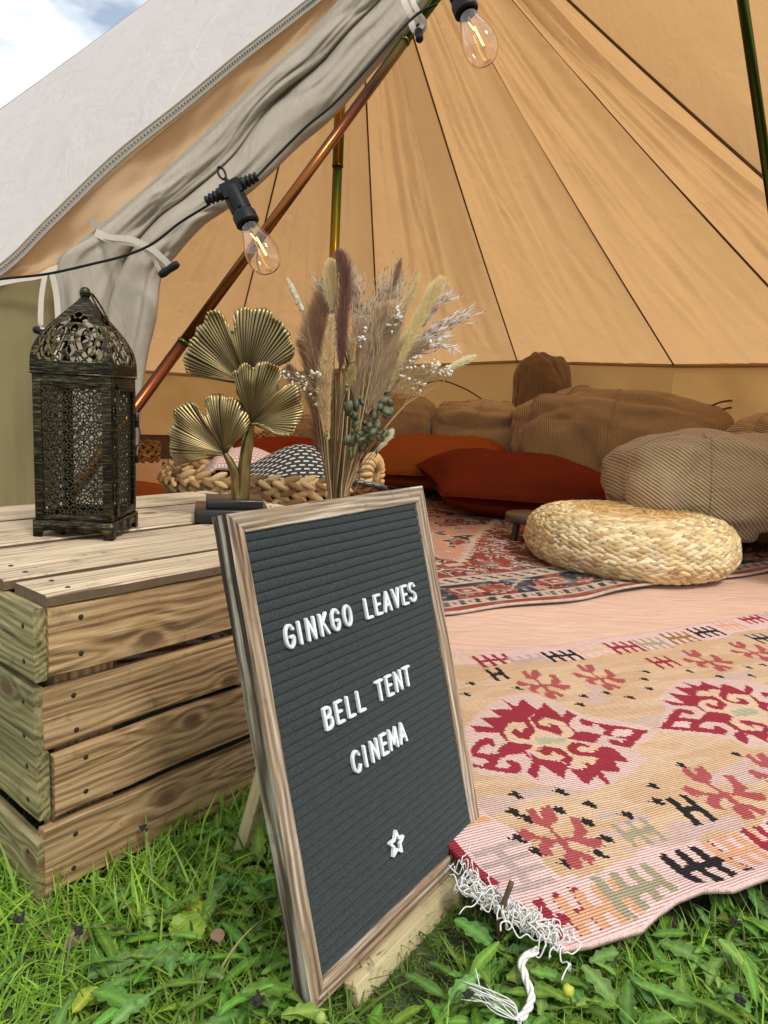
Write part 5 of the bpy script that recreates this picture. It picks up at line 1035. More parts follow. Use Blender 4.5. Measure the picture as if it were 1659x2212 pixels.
# pouf
pc = G(1357, 1165, .10); pc[2] = 0; e1_ = PD(1127, 1172, (pc-CAM)@FF); e2_ = PD(1587, 1172, (pc-CAM)@FF); PR = np.linalg.norm(e2_-e1_)/2*.935; PHt = .245
pouf = root('woven_pouf', pc, 'large round braided natural fibre pouf on the oriental rug', 'pouf')
pf = spline([(PR-.115, .012, 0), (PR-.035, .035, 0), (PR-.002, .085, 0), (PR, .125, 0), (PR-.014, .185, 0), (PR-.055, .226, 0), (PR-.13, .242, 0), (PR-.24, .241, 0), (.02, .226, 0)], 300)[:, :2]
ar = np.concatenate([[0], np.cumsum(np.linalg.norm(np.diff(pf, axis=0), axis=1))])
for k, s_ in enumerate(np.arange(.004, ar[-1]-.01, .0205)):
    r_ = np.interp(s_, ar, pf[:, 0]); z_ = np.interp(s_, ar, pf[:, 1]); dr_ = np.interp(s_+.004, ar, pf[:, 0])-np.interp(s_-.004, ar, pf[:, 0]); dz_ = np.interp(s_+.004, ar, pf[:, 1])-np.interp(s_-.004, ar, pf[:, 1])
    th = np.linspace(0, 2*PI, 100)+k*.7; C2 = np.stack([r_*np.cos(th), r_*np.sin(th), 0*th+z_*.80+.003], 1)+pc; ov = np.stack([dz_*np.cos(th), dz_*np.sin(th), 0*th-dr_], 1)
    braid(C2, ov, .0118, PAL if r_ > .2 else [srgb('c6a26a'), srgb('b58f58'), srgb('ccb07c')], 'braided_row', pouf, tw=.30, sl=4.2)
mesh('stuffing', lathe([(0, .01), (PR-.12, .015), (PR-.04, .045), (PR-.012, .09), (PR-.012, .125), (PR-.035, .145), (PR-.09, .176), (PR-.2, .189), (0, .178)], 40), simple('pouf_core', (.07, .045, .02), .95), pouf, smooth=True, world=False)
# basket behind the crate
m_rope = m_jute; PALB = [srgb(x) for x in ('a58050', 'b99866', '8f6a3e', 'c4a272', '7a5832')]
ZR = .326; bc = (PD(600, 1045, 1.88)); bc = CAM+(ray(600, 1045)*((ZR-HC)/ray(600, 1045)[2])); 
BA, BB = .268, .19; byaw = math.radians(12)
bcc = A3(-.285, 1.785, 0); bk = root('rope_basket', bcc, 'oval braided rope basket holding folded throws behind the crate', 'basket')
def ell(th, a, b, z, yaw_=byaw): 
    x = a*np.cos(th); y = b*np.sin(th); return np.stack([x*math.cos(yaw_)-y*math.sin(yaw_)+bcc[0], x*math.sin(yaw_)+y*math.cos(yaw_)+bcc[1], 0*th+z], 1)
th = np.linspace(0, 2*PI, 100)
for k in range(14):
    z_ = .012+k*.0245; f = .88+.12*k/13; Pp = ell(th, BA*f, BB*f, z_); ov = ell(th, 1, 1, 0)-bcc; ov[:, 2] = 0; braid(Pp, ov, .0130, PALB, 'braided_row', bk, tw=.5, sl=4.)
Pp = ell(th, BA+.004, BB+.004, ZR); Pp[:, 2] += .006*np.sin(th*3); ov = ell(th, 1, 1, 0)-bcc; ov[:, 2] = .9; braid(Pp, ov, .0105, PALB, 'rim_braid', bk, tw=.6, sl=4.2)
tb = lathe([(0, .01), (.86, .01), (.93, .2), (.95, ZR-.03), (.90, ZR-.03), (.86, .03), (0, .03)], 40)[0]; tb = tb*A3(BA, BB, 1); tb = tb @ np.array([[math.cos(byaw), -math.sin(byaw), 0], [math.sin(byaw), math.cos(byaw), 0], [0, 0, 1]]).T
mesh('lining', (tb, gridf(40, 7, True)), simple('basket_lining', (.05, .033, .018), .95), bk, smooth=True, world=False)
def handle(p1, p2, hgt):
    P = spline([p1, p1+A3(0, 0, hgt*.8), (p1+p2)/2+A3(0, 0, hgt*1.15), p2+A3(0, 0, hgt*.8), p2], 50); Tn, A_, B_ = frames(P); Vs, Fs, Cs, o_ = [], [], [], 0
    V, F = tube(P, .013, 8, False); Vs.append(V); Fs.append(F); Cs.append(np.repeat([srgb('8f6a3e')], len(V), 0)); o_ = len(V)
    a = np.linspace(0, 2*PI*16, 420); i_ = np.linspace(0, 49, 420); c_ = np.stack([np.interp(i_, range(50), P[:, k]) for k in range(3)], 1); aa = np.stack([np.interp(i_, range(50), A_[:, k]) for k in range(3)], 1); bb = np.stack([np.interp(i_, range(50), B_[:, k]) for k in range(3)], 1)
    V, F = tube(c_+.0125*(np.cos(a)[:, None]*aa+np.sin(a)[:, None]*bb), .0062, 6, False); Vs.append(V); Fs.append(F+o_); cc_ = np.array(srgb('c3a06a'))*(.85+.3*vn(V*90)[:, None]*.5+.1); Cs.append(cc_)
    mesh('handle', (np.concatenate(Vs), np.concatenate(Fs)), m_rope, bk, smooth=True, col=np.concatenate(Cs))
hA, hB = ell(np.array([PI-.55]), BA, BB, ZR-.02)[0], ell(np.array([PI-1.15]), BA, BB, ZR-.02)[0]; handle(hA, hB, .070)
hA, hB = ell(np.array([-.62]), BA, BB, ZR-.03)[0], ell(np.array([-.05]), BA, BB, ZR-.03)[0]; handle(hA, hB, .075)
# throws in the basket
def cloth(name, fn, nu_, nv_, mat, label, cat, **k):
    S, T_ = np.meshgrid(np.linspace(0, 1, nu_), np.linspace(0, 1, nv_), indexing='ij'); P = fn(S, T_); return tag(mesh(name, (P, gridf(nu_, nv_)), mat, None, smooth=True, solid=.006, **k), label, cat)
def dotmat(name, base, dotc, scale, w_=.30, h_=.16):
    t = NT(name); uv = t.attr('UVp').outputs['Vector']; s_ = t.n('ShaderNodeVectorMath', operation='MULTIPLY'); t.l(uv, s_.inputs[0]); s_.inputs[1].default_value = scale; sp = t.n('ShaderNodeSeparateXYZ'); t.l(s_.outputs[0], sp.inputs[0])
    row = t.math('FLOOR', sp.outputs[1]); xo = t.math('ADD', sp.outputs[0], t.math('MULTIPLY', t.math('MODULO', row, 2.), .5)); fx = t.math('ABSOLUTE', t.math('SUBTRACT', t.math('FRACT', xo), .5)); fy = t.math('ABSOLUTE', t.math('SUBTRACT', t.math('FRACT', sp.outputs[1]), .5))
    m_ = t.math('MULTIPLY', t.math('LESS_THAN', fx, w_), t.math('LESS_THAN', fy, h_)); return t.done(t.pb(t.mix(m_, base, dotc), .95, 0, t.bump(t.math('ADD', m_, t.noise(t.co(rnd=False), 300, 2)), .6, .003)))
def setuv(o, nu_, nv_, su, sv):
    S, T_ = np.meshgrid(np.linspace(0, su, nu_), np.linspace(0, sv, nv_), indexing='ij'); a = o.data.attributes.new('UVp', 'FLOAT_VECTOR', 'POINT'); a.data.foreach_set('vector', np.stack([S, T_, 0*S], -1).astype(np.float32).ravel())
m_thr = dotmat('dotted_charcoal_throw', (.028, .028, .026), (.62, .58, .50), (1, 1, 1)); m_thr2 = dotmat('pink_woven_throw', (.42, .24, .19), (.62, .50, .44), (1, 1, 1), .33, .3)
def thr1(S, T_):
    x = -.17+.46*S; y = -.165+.27*T_; z = ZR-.018+.098*np.exp(-((S-.52)/.30)**2)*np.exp(-((T_-.50)/.45)**2)+.012*vn(np.stack([S*4, T_*3, 0*S], -1), 1.)-.05*(1-np.clip(S*6, 0, 1))-.06*np.clip((S-.93)*12, 0, 1)
    return np.stack([x*math.cos(byaw)-y*math.sin(byaw)+bcc[0], x*math.sin(byaw)+y*math.cos(byaw)+bcc[1], z], -1)
o = cloth('dotted_throw', thr1, 60, 40, m_thr, 'charcoal throw with rows of white stitched dashes, folded in the rope basket', 'throw'); setuv(o, 60, 40, 22, 20)
def thr2(S, T_):
    x = -.20+.34*S; y = .02+.15*T_; z = ZR+.012+.048*np.exp(-((S-.35)/.28)**2)*np.sin(PI*np.clip(T_, 0, 1))**.5+.01*vn(np.stack([S*4, T_*3, 0*S+4], -1), 1.)-.05*(1-np.clip(S*6, 0, 1))
    return np.stack([x*math.cos(byaw)-y*math.sin(byaw)+bcc[0], x*math.sin(byaw)+y*math.cos(byaw)+bcc[1], z], -1)
o = cloth('pink_throw', thr2, 50, 30, m_thr2, 'dusty pink woven throw tucked behind the charcoal one in the rope basket', 'throw'); setuv(o, 50, 30, 40, 18)
# ------------------------------------------------------------------ cushions and bean bags
def velvet(name, c_):
    t = NT(name); co = t.co(rnd=False); nz = t.noise(co, 6, 4, .6); return t.done(t.pb(t.mix(nz, c_, tuple(x*.72 for x in c_)), .85, 0, t.bump(t.noise(co, 14, 3), .25, .02), Specular_IOR_Level=.04, Sheen_Weight=.08, Sheen_Roughness=.4, Sheen_Tint=(*[min(1, x*1.6) for x in c_], 1)))
def pillow(name, c_, size, rot, mat, label, cat='cushion', seed=0, group=None):
    w_, d_, h_ = size; rt = root(name, c_, label, cat, group, rot); n = 44; s_ = np.linspace(-1, 1, n); S, T_ = np.meshgrid(s_, s_, indexing='ij'); parts = []
    pin = 1-.10*(S**2*T_**2); edge = ((1-abs(S)**3.2)*(1-abs(T_)**3.2)); th_ = np.clip(edge, 0, 1)**.48
    bow = 1-.09*(1-abs(T_)**2)*(abs(S)**6)
    x = S*w_/2*(1-.07*(1-T_**2)*abs(S)**4); y = T_*d_/2*(1-.07*(1-S**2)*abs(T_)**4)
    q = np.stack([S*2, T_*2, 0*S+seed], -1); rd2 = np.hypot(abs(S)-1, abs(T_)-1); ag2 = np.arctan2(1-abs(T_), 1-abs(S)+1e-6); wr_ = .09*vn(q, 1.6)+.05*vn(q, 4.)+.07*np.sin(ag2*9+seed)*np.exp(-rd2*2.2)
    up = np.stack([x, y, h_/2*(th_*(1+wr_))+h_*.012], -1); dn = np.stack([x, y, -h_/2*(th_*(1+.06*vn(q+7, 1.6)))*.8-h_*.012], -1)
    F = gridf(n, n); V = np.concatenate([up.reshape(-1, 3), dn.reshape(-1, 3)]); idx = np.arange(n*n).reshape(n, n); bd = np.concatenate([idx[0, :], idx[1:, -1], idx[-1, -2::-1], idx[-2:0:-1, 0]]); m_ = len(bd)
    rim = np.array([(bd[i], bd[(i+1) % m_], bd[(i+1) % m_]+n*n, bd[i]+n*n) for i in range(m_)])
    mesh('cover', (V, np.concatenate([F, F[:, ::-1]+n*n, rim[:, ::-1]])), mat, rt, smooth=True, world=False)
    bp = up.reshape(-1, 3)[bd]*A3(1.005, 1.005, 0); bp = np.vstack([bp, bp[:1]]); mesh('piping', tube(bp, .0035, 5, False), mat, rt, smooth=True, world=False); return rt
m_rust = velvet('rust_velvet', (.17, .026, .010)); m_or = velvet('orange_velvet', (.33, .085, .018)); m_red = velvet('brick_velvet', (.24, .034, .010))
def gp(x, y, z=0.): p = G(x, y, z); return p
def place(x, y, d): return PD(x, y, d)
p = PD(1128, 1052, 3.45); pillow('rust_cushion', (p[0], p[1], .145), (.95, .66, .30), (math.radians(6), math.radians(3), math.radians(8)), m_rust, 'big rust red velvet floor cushion behind the woven pouf', seed=1)
p = PD(955, 1002, 4.0); pillow('orange_cushion', tuple(p), (.80, .66, .28), (math.radians(8), 0, math.radians(-6)), m_or, 'burnt orange velvet cushion between the bouquet and the rust cushion', seed=2)
p = PD(630, 990, 3.9); pillow('red_cushion', tuple(p), (.68, .55, .20), (math.radians(4), 0, math.radians(10)), m_red, 'brick red velvet cushion seen behind the ginkgo sculpture', seed=3)
p = PD(308, 1045, 2.6); pillow('tan_orange_cushion', (p[0]-.06, p[1], .10), (.32, .4, .16), (0, 0, .3), m_or, 'small amber cushion peeking out between the lantern and the rope basket', seed=4)
def cord(name, c_, c2, axis='X', freq=42., rot=0.):
    t = NT(name); co = t.co(rnd=False); r_ = t.n('ShaderNodeVectorRotate'); r_.rotation_type = 'Y_AXIS'; r_.inputs['Angle'].default_value = rot; t.l(co, r_.inputs['Vector']); w_ = t.wave(r_.outputs[0], freq*.159*2, .5, axis, 1)
    big = t.noise(co, 5, 4, .6); f = t.math('ADD', t.math('MULTIPLY', w_, .9), t.math('MULTIPLY', t.noise(co, 160, 3), .25)); c = t.mix(w_, c2, c_); c = t.mix(t.ramp(big, [(.3, (0, 0, 0)), (.75, (.5, .5, .5))]), c, tuple(x*.7 for x in c_))
    h_ = t.math('ADD', t.math('MULTIPLY', f, .25), t.math('MULTIPLY', t.noise(co, 6, 3, .5, .6), 2.5)); return t.done(t.pb(c, .92, 0, t.bump(h_, .8, .018), Specular_IOR_Level=.15, Sheen_Weight=.3))
def beanbag(name, box_px, d, depth, mat, label, seed=0, flat=.0, tiltr=0., lean=0., cat='bean bag', pw=2.6, dents=1.):
    x0, y0, x1, y1 = box_px; dd = d; c_ = PD((x0+x1)/2, (y0+y1)/2, dd); w_ = (x1-x0)/FOC*dd/2; h_ = (y1-y0)/FOC*dd/2
    rt = root(name, (c_[0], c_[1], max(0., c_[2]-h_)), label, cat); nu_, nv_ = 200, 120; u_ = np.linspace(0, 2*PI, nu_, endpoint=False); v_ = np.linspace(-PI/2, PI/2, nv_)
    U, V = np.meshgrid(u_, v_, indexing='ij'); pwr = lambda a, e: np.sign(a)*abs(a)**e; e_ = 2/pw
    x = pwr(np.cos(V), e_)*pwr(np.cos(U), e_); y = pwr(np.cos(V), e_)*pwr(np.sin(U), e_); z = pwr(np.sin(V), e_)
    D = np.stack([np.cos(V)*np.cos(U), np.cos(V)*np.sin(U), np.sin(V)], -1); ns = vn(D*1.5+seed, 1.)*.13+vn(D*3.2+seed, 1.)*.07+vn(D*7+seed, 1.)*.012-.035*dents*(1-abs(vn(D*1.7+seed*3, 1.)))**4
    rs_ = np.random.default_rng(seed)
    for _ in range(9):
        n_ = unit(rs_.normal(0, 1, 3)*A3(1, .5, 1)); c0_ = unit(rs_.normal(0, 1, 3)*A3(1, .6, 1)+A3(0, -.7, .5)); n_ = unit(n_-c0_*(n_@c0_)); e2_ = D@n_; dd_ = np.linalg.norm(D-c0_, axis=-1); ns = ns-rs_.uniform(.02, .055)*dents*np.exp(-(e2_/.085)**2)*np.exp(-(dd_/rs_.uniform(.3, .8))**2)+.02*np.exp(-((e2_-.15)/.09)**2)*np.exp(-(dd_/.5)**2)
    P = np.stack([x*w_, y*depth, z*h_], -1)*(1+ns)[..., None]
    a_ = tiltr; X2 = P[..., 0]*math.cos(a_)-P[..., 2]*math.sin(a_); Z2 = P[..., 0]*math.sin(a_)+P[..., 2]*math.cos(a_); P[..., 0], P[..., 2] = X2, Z2
    P[..., 2] = np.maximum(P[..., 2], -h_*.96); P = P+A3(0, 0, h_*1.0)-A3(0, 0, 0); P[..., 2] = P[..., 2]+(c_[2]-h_-rt.location[2]); P[..., 2] = np.maximum(P[..., 2], .012-rt.location[2])
    F = gridf(nu_, nv_, True)[:, ::-1]; mesh('cover', (P, F[:, ::-1]), mat, rt, smooth=True, world=False)
    sm_ = []
    for uu_ in (.25, PI+.4, 3*PI/2-.15 if dents else 0): 
        i_ = int((uu_ % (2*PI))/(2*PI)*nu_); L_ = P[i_, 8:-8]*1.004; sm_.append(tube(L_, .0055, 5, False))
    [mesh('seam', q_, mat, rt, smooth=True, world=False) for q_ in sm_]; return rt
m_c1 = cord('brown_corduroy', (.50, .345, .18), (.21, .135, .068), 'X', 105.); m_c2 = cord('tan_corduroy', (.58, .42, .225), (.22, .14, .065), 'X', 100., 1.25); m_c3 = cord('khaki_corduroy', (.58, .44, .265), (.20, .14, .075), 'X', 90., .95); m_c4 = cord('dark_corduroy', (.25, .15, .07), (.15, .085, .04), 'X', 110.)
beanbag('bean_bag', (1312, 935, 1700, 1160), 2.75, .32, m_c3, 'khaki corduroy bean bag with diagonal ribs at the right behind the pouf', 3, tiltr=.06)
beanbag('bean_bag', (1112, 850, 1560, 1060), 4.15, .38, m_c1, 'wide brown corduroy bean bag slumped behind the rust cushion', 8, pw=3.0)
beanbag('bean_bag', (918, 868, 1170, 1030), 4.55, .32, m_c2, 'tan corduroy bean bag with slanting ribs behind the orange cushion', 5)
beanbag('bean_bag', (770, 848, 945, 1010), 4.65, .32, m_c1, 'smooth brown bean bag half hidden behind the dried bouquet', 12)
beanbag('bean_bag', (1104, 762, 1228, 930), 4.95, .22, m_c4, 'dark brown bean bag standing upright against the far tent wall', 15, pw=2.2, dents=.5)
beanbag('bean_bag', (1590, 895, 1790, 1000), 3.4, .25, m_c2, 'tan corduroy bean bag corner at the right edge above the khaki one', 21)
beanbag('bean_bag', (620, 895, 780, 1000), 4.7, .3, m_c1, 'low brown bean bag between the ginkgo sculpture and the bouquet', 25)
# small things at the far left
def smallbasket(px, py, d, r_, h_, label, rows, name='wicker_basket'):
    c_ = PD(px, py, d); rt = root(name, (c_[0], c_[1], max(.02, c_[2]-h_/2)), label, 'basket'); cl = np.array(rt.location)
    for k in range(rows):
        th = np.linspace(0, 2*PI, 50); f = 1+.12*math.sin(PI*k/rows); braid(np.stack([r_*f*np.cos(th), r_*f*np.sin(th), 0*th+h_*(k+.5)/rows], 1)+cl, np.stack([np.cos(th), np.sin(th), 0*th], 1), h_/rows*.55, [srgb(x) for x in ('a07440', 'b58a52', '8a6235')], 'woven_row', rt)
    mesh('bottom', lathe([(0, .005), (r_*.95, .005), (r_*.98, h_*.9), (r_*.9, h_*.9), (r_*.85, .03), (0, .03)], 24), simple('wicker_core', (.06, .04, .02), .9), rt, world=False)
smallbasket(588, 957, 4.2, .14, .12, 'round brown wicker basket on the floor behind the red cushion', 5)
smallbasket(318, 975, 3.6, .055, .10, 'tiny scalloped wicker pot just right of the lantern latch', 4)
# low dark stool beside the pouf
c_ = PD(1150, 1112, 2.75); stl = root('low_stool', (c_[0], c_[1], .018), 'low dark round wooden stool half hidden behind the pouf', 'stool'); m_dw = simple('dark_wood', (.055, .035, .022), .5, 0, .5, 30, .2)
mesh('top', lathe([(0, .105), (.10, .105), (.105, .100), (.105, .080), (.10, .075), (0, .075)], 36), simple('stool_top', (.09, .06, .04), .45, 0, .4, 30, .2), stl, smooth=False, world=False)
for k in range(3): a = k*2.094+3.6; mesh('leg', tube([(.07*math.cos(a), .07*math.sin(a), .08), (.08*math.cos(a), .085*math.sin(a), 0)], .014, 8), m_dw, stl, world=False)
# tasselled throw at the right
def thr3(S, T_):
    c_ = G(1640, 1200, .0); x = c_[0]-.12+.62*S; y = c_[1]+.02+.42*T_+.05*np.sin(S*7); z = .02+.14*np.clip(T_*1.3, 0, 1)*np.exp(-((S-.5)/.6)**2)+.03*vn(np.stack([S*7, T_*5, 0*S], -1), 1.)*(.3+T_); return np.stack([x, y, np.maximum(z, .014)], -1)
m_dt = simple('dark_brown_wool', (.040, .020, .016), .95, 0, .4, 120, .6, .004)
th3 = cloth('tasselled_throw', thr3, 60, 40, m_dt, 'dark brown throw with tassels heaped on the rug at the right edge', 'throw')
c_ = G(1640, 1200, 0); tv = []
for k in range(26):
    p = c_+A3(-.15+.02*k+random.uniform(-.01, .01), .03+random.uniform(-.02, .03), .035+random.uniform(0, .04))
    for j in range(9): tv.append(tube(spline([p, p+A3(random.uniform(-.02, .02), -.03, -.005), p+A3(random.uniform(-.03, .03), -.07+random.uniform(-.02, .02), -.02-random.uniform(0, .012))], 6), .0022, 4, False))
tag(mesh('tassels', J(tv), m_dt, th3, world=True, smooth=True), kind='stuff')
# ------------------------------------------------------------------ festoon lights
DC = 1.36
fl = root('string_lights', PD(505, 440, DC), 'black festoon cable with two lit clear filament bulbs strung across the doorway', 'string lights')
def cab(pts): mesh('cable', tube(polyD([p[:2] for p in pts], [p[2] for p in pts], 60), .0026, 8), m_black, fl, smooth=True)
cab([(-120, 622, 1.40), (0, 603, 1.39), (100, 592, 1.38), (200, 570, 1.37), (270, 552, 1.37), (330, 526, 1.37), (390, 480, 1.37), (455, 440, DC)])
cab([(545, 392, DC), (590, 345, 1.37), (660, 275, 1.37), (720, 225, 1.37), (790, 150, 1.37), (860, 70, 1.38), (905, 28, 1.38), (945, 8, 1.37)])
cab([(1000, -28, 1.37), (1100, -90, 1.37), (1250, -190, 1.36)])
g_ = NT('clear_glass'); gg = g_.n('ShaderNodeBsdfGlass'); gg.inputs['IOR'].default_value = 1.45; gg.inputs['Roughness'].default_value = 0; gg.inputs['Color'].default_value = (1, .97, .93, 1); m_glass = g_.done(gg.outputs[0])
fi = NT('glowing_filament'); em = fi.n('ShaderNodeEmission'); em.inputs[0].default_value = (1, .70, .16, 1); em.inputs[1].default_value = 5.5; m_fil = fi.done(em.outputs[0])
m_wire = simple('lead_wire', (.35, .30, .25), .3, .9)
def festoon(a, b, side_px, d=DC):
    """socket top at pixel a, bulb tip at pixel b"""
    A_, B_ = PD(*a, d), PD(*b, d-.015); ax = unit(B_-A_); L = np.linalg.norm(B_-A_); k = L/.185; sx = PD(*side_px[1], d)-PD(*side_px[0], d); R_ = basis(ax, sx); 
    def ob(name, VF, m, par=fl, **kw): V, F = VF; return mesh(name, (np.asarray(V, float) @ (R_*k).T+A_, F), m, par, smooth=True, **kw)
    lz = lambda pr, sg=28: lathe(pr, sg)
    so_ = ob('socket', J([lz([(0, 0), (.0165, 0), (.0175, .004), (.0175, .052), (.021, .054), (.0235, .060), (.0235, .078), (.021, .081), (.016, .081), (.015, .06), (0, .055)]), box((0, 0, .004), (.040, .026, .030))]+[box((.0185*math.cos(q), .0185*math.sin(q), .036), (.007, .007, .030)) for q in (0.4, 1.6, 2.8, 4.0, 5.2)]), m_black); so_.modifiers.new('e', 'EDGE_SPLIT')
    for sg in (-1, 1):
        Vc, Fc = lathe([(0, 0), (.0125, 0), (.0125, .010), (.0095, .012), (.0095, .014), (.0115, .015), (.0115, .019), (.0085, .021), (.0085, .023), (.0108, .024), (.0108, .028), (.0075, .030), (.0075, .032), (.0095, .033), (.0090, .038), (0, .040)], 16)
        Vc = Vc @ np.array([[0, 0, sg], [0, 1, 0], [-sg, 0, 0]]).T+A3(sg*.018, 0, .000); ob('cable_gland', (Vc, Fc), m_black)
    a_ = np.linspace(0, 2*PI, 26); ob('hanging_loop', J([tube(np.stack([-.004+.0065*np.cos(a_), 0*a_, -.038+.014*np.sin(a_)], 1), .0022, 8, False), tube([(-.002, 0, -.026), (0, 0, -.008)], .004, 8)]), m_black)
    prof = [(.0165, .076), (.0170, .084), (.0195, .096), (.0250, .112), (.0300, .127), (.0328, .142), (.0325, .156), (.0290, .169), (.0225, .179), (.0130, .1845), (.005, .1858), (0, .186)]; ps = spline([(r_, z_, 0) for r_, z_ in prof], 44); outp = [(max(0, p[0]), p[1]) for p in ps]; inn = [(max(0, p[0]-.0008), p[1]-.0006) for p in ps][::-1]
    bl = ob('bulb', lz(outp+inn, 48), m_glass, fl)
    ob('filament', tube([(.003, 0, .112), (.0055, 0, .152)], .00165, 8), m_fil, bl); ob('filament', tube([(-.004, .001, .100), (.0005, 0, .118)], .0008, 8), m_fil, bl)
    ob('glass_stem', J([tube([(0, 0, .082), (-.001, 0, .100)], .0022, 8), tube([(-.001, 0, .100), (.003, 0, .112)], .0005, 6), tube([(.0055, 0, .152), (.006, 0, .158)], .0008, 6), tube([(-.004, .001, .086), (-.004, .001, .10)], .0005, 6)]), m_wire, bl)
festoon((500, 408), (585, 585), ((455, 440), (545, 392))); festoon((976, -52), (1052, 134), ((945, 8), (1000, -28)), 1.37)
# ------------------------------------------------------------------ grass and weeds
m_grass = colmat('grass_blade', .55, .45, Specular_IOR_Level=.35)
t = NT('weed_leaf'); a = t.attr('Col').outputs['Color']; nrm = t.bump(t.noise(t.co(rnd=False), 160, 3), .5, .004); p_ = t.pb(a, .62, 0, nrm, Specular_IOR_Level=.28); tr_ = t.n('ShaderNodeBsdfTranslucent'); t.l(a, tr_.inputs[0]); ms_ = t.n('ShaderNodeMixShader'); ms_.inputs[0].default_value = .3; t.l(p_, ms_.inputs[1]); t.l(tr_.outputs[0], ms_.inputs[2]); m_weed = t.done(ms_.outputs[0])
kil_poly = np.array([klocs[0]+klocs[1]*a+klocs[2]*b for a, b in ((.01, .01), (1.5, .015), (1.5, .8), (-.12, .78))])
c_poly = np.array([CO[:2]+(CR @ A3(a, b, 0))[:2] for a, b in ((.012, .012), (CL, .012), (CL, CB), (.012, CB))])
RGG = np.random.default_rng(5)
LEDGE = True; lgp = np.array([bpt(.02, .45, -.01)[:2], bpt(.02, .45, .035)[:2], bpt(.32, .45, .035)[:2], bpt(.32, .45, -.01)[:2]])
def on_lawn(x, y, allow_crate=True):
    m = ~inpoly(x, y, kil_poly); 
    lg = np.array([bpt(.03, .45, .0)[:2], bpt(.03, .45, .085)[:2], bpt(.33, .45, .085)[:2], bpt(.33, .45, 0)[:2]]); m &= ~(inpoly(x, y, lg) & LEDGE)
    g0 = np.stack([x, y], -1)-e0; m &= (g0@en) < -.07
    if allow_crate: m &= ~inpoly(x, y, c_poly)
    return m
def scatter(n, x0, x1, y0, y1, dens=None):
    x = RGG.uniform(x0, x1, n); y = RGG.uniform(y0, y1, n); m = on_lawn(x, y); return x[m], y[m]
def blades(n, x0, x1, y0, y1, hl, hh, w0, w1, lie=.6, seg=5, tone=0):
    x, y = scatter(n, x0, x1, y0, y1); n = len(x); L = RGG.uniform(hl, hh, n); az = RGG.uniform(0, 2*PI, n); el = np.clip(RGG.normal(1.0-lie*.5, .35, n), .1, 1.5); cv = RGG.uniform(-.2, 1.5, n)*lie; wd = RGG.uniform(w0, w1, n)
    patch = vn(np.stack([x*5, y*5, 0*x], -1), 1.); base = np.stack([x, y, np.full(n, -.03)], 1); p = base.copy(); V = []; dz = el.copy(); d2 = np.stack([np.cos(az), np.sin(az), 0*az], 1); sd = np.stack([-np.sin(az), np.cos(az), 0*az], 1); tw = RGG.normal(0, .5, n)
    sd = sd*np.cos(tw)[:, None]+A3(0, 0, 1)*np.sin(tw)[:, None]*.6
    for i in range(seg+1):
        f = i/seg; ww = wd*(1-f**2.2*.92)*(.75+.25*min(1, f*4)); V += [p-sd*ww[:, None]/2, p+sd*ww[:, None]/2]; st_ = L[:, None]/seg; p = p+(d2*np.cos(dz)[:, None]+A3(0, 0, 1)*np.sin(dz)[:, None])*st_; dz = dz-cv/seg; p[:, 2] = np.maximum(p[:, 2], -.026)
    V = np.stack(V, 1).reshape(-1, 3); k = 2*(seg+1); b = np.arange(n)*k; F = np.concatenate([np.stack([b+2*i, b+2*i+1, b+2*i+3, b+2*i+2], 1) for i in range(seg)])
    g1, g2, g3, dry = np.array((.10, .23, .025)), np.array((.36, .58, .075)), np.array((.03, .08, .02)), np.array((.36, .30, .14)); u_ = RGG.random((n, 1)); sunny = np.clip(.5+.9*patch[:, None]+.45*(-x[:, None]*1.4-.2)*1.0+.2*(.62-y[:, None])*2, 0, 1)  # sunny: sunlight put into the blade colour, stronger to the left and in patches
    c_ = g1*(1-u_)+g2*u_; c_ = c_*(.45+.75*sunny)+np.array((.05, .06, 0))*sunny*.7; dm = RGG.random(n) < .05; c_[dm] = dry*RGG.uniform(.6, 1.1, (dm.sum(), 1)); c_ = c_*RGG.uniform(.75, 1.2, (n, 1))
    return V, F, np.repeat(c_, k, 0)
def wleaf(L, wd, kind, seed):
    """one broad leaf lying along x with a midrib fold and a curl"""
    r2 = np.random.default_rng(seed); n = 16; V, C2 = [], []; cv = r2.uniform(-.9, .4); tw = r2.uniform(-.25, .25); 
    for i in range(n+1):
        f = i/n
        if kind == 0: w_ = wd*math.sin(PI*min(1, f*.93+.04))**.8*(.35 if f < .12 else 1)                      # ribwort plantain
        elif kind == 1: w_ = wd*(math.sin(PI*min(1, f*.9+.05))**.7)*(1+.24*math.sin(f*28+seed))*(.25 if f < .2 else 1)  # lobed dandelion / hawkbit
        else: w_ = wd*(math.sin(PI*min(1, max(0, f-.22)*1.22+.03))**.55 if f > .22 else .08)*(1+.12*math.sin(f*50+seed)) # rounded, toothed
        z = .20*L*(f*.9-f*f*(1.1+cv*.4))+.02*L; x = L*f*(1-.12*f); wv = .10*wd*math.sin(f*15+seed)
        for s_ in (-1, -.55, 0, .55, 1): V.append((x+.0*abs(s_), s_*w_/2+tw*wd*f*f, z+s_*s_*w_*.09+wv*s_*.6)); C2.append(1.5 if s_ == 0 else (.9+.12*math.sin(f*40+s_*9)))
    return np.array(V), gridf(n+1, 5), np.array(C2)
leafmeshes = [wleaf(1, (.19, .26, .46)[k], k, 40+k*7+j) for k in range(3) for j in range(4)]
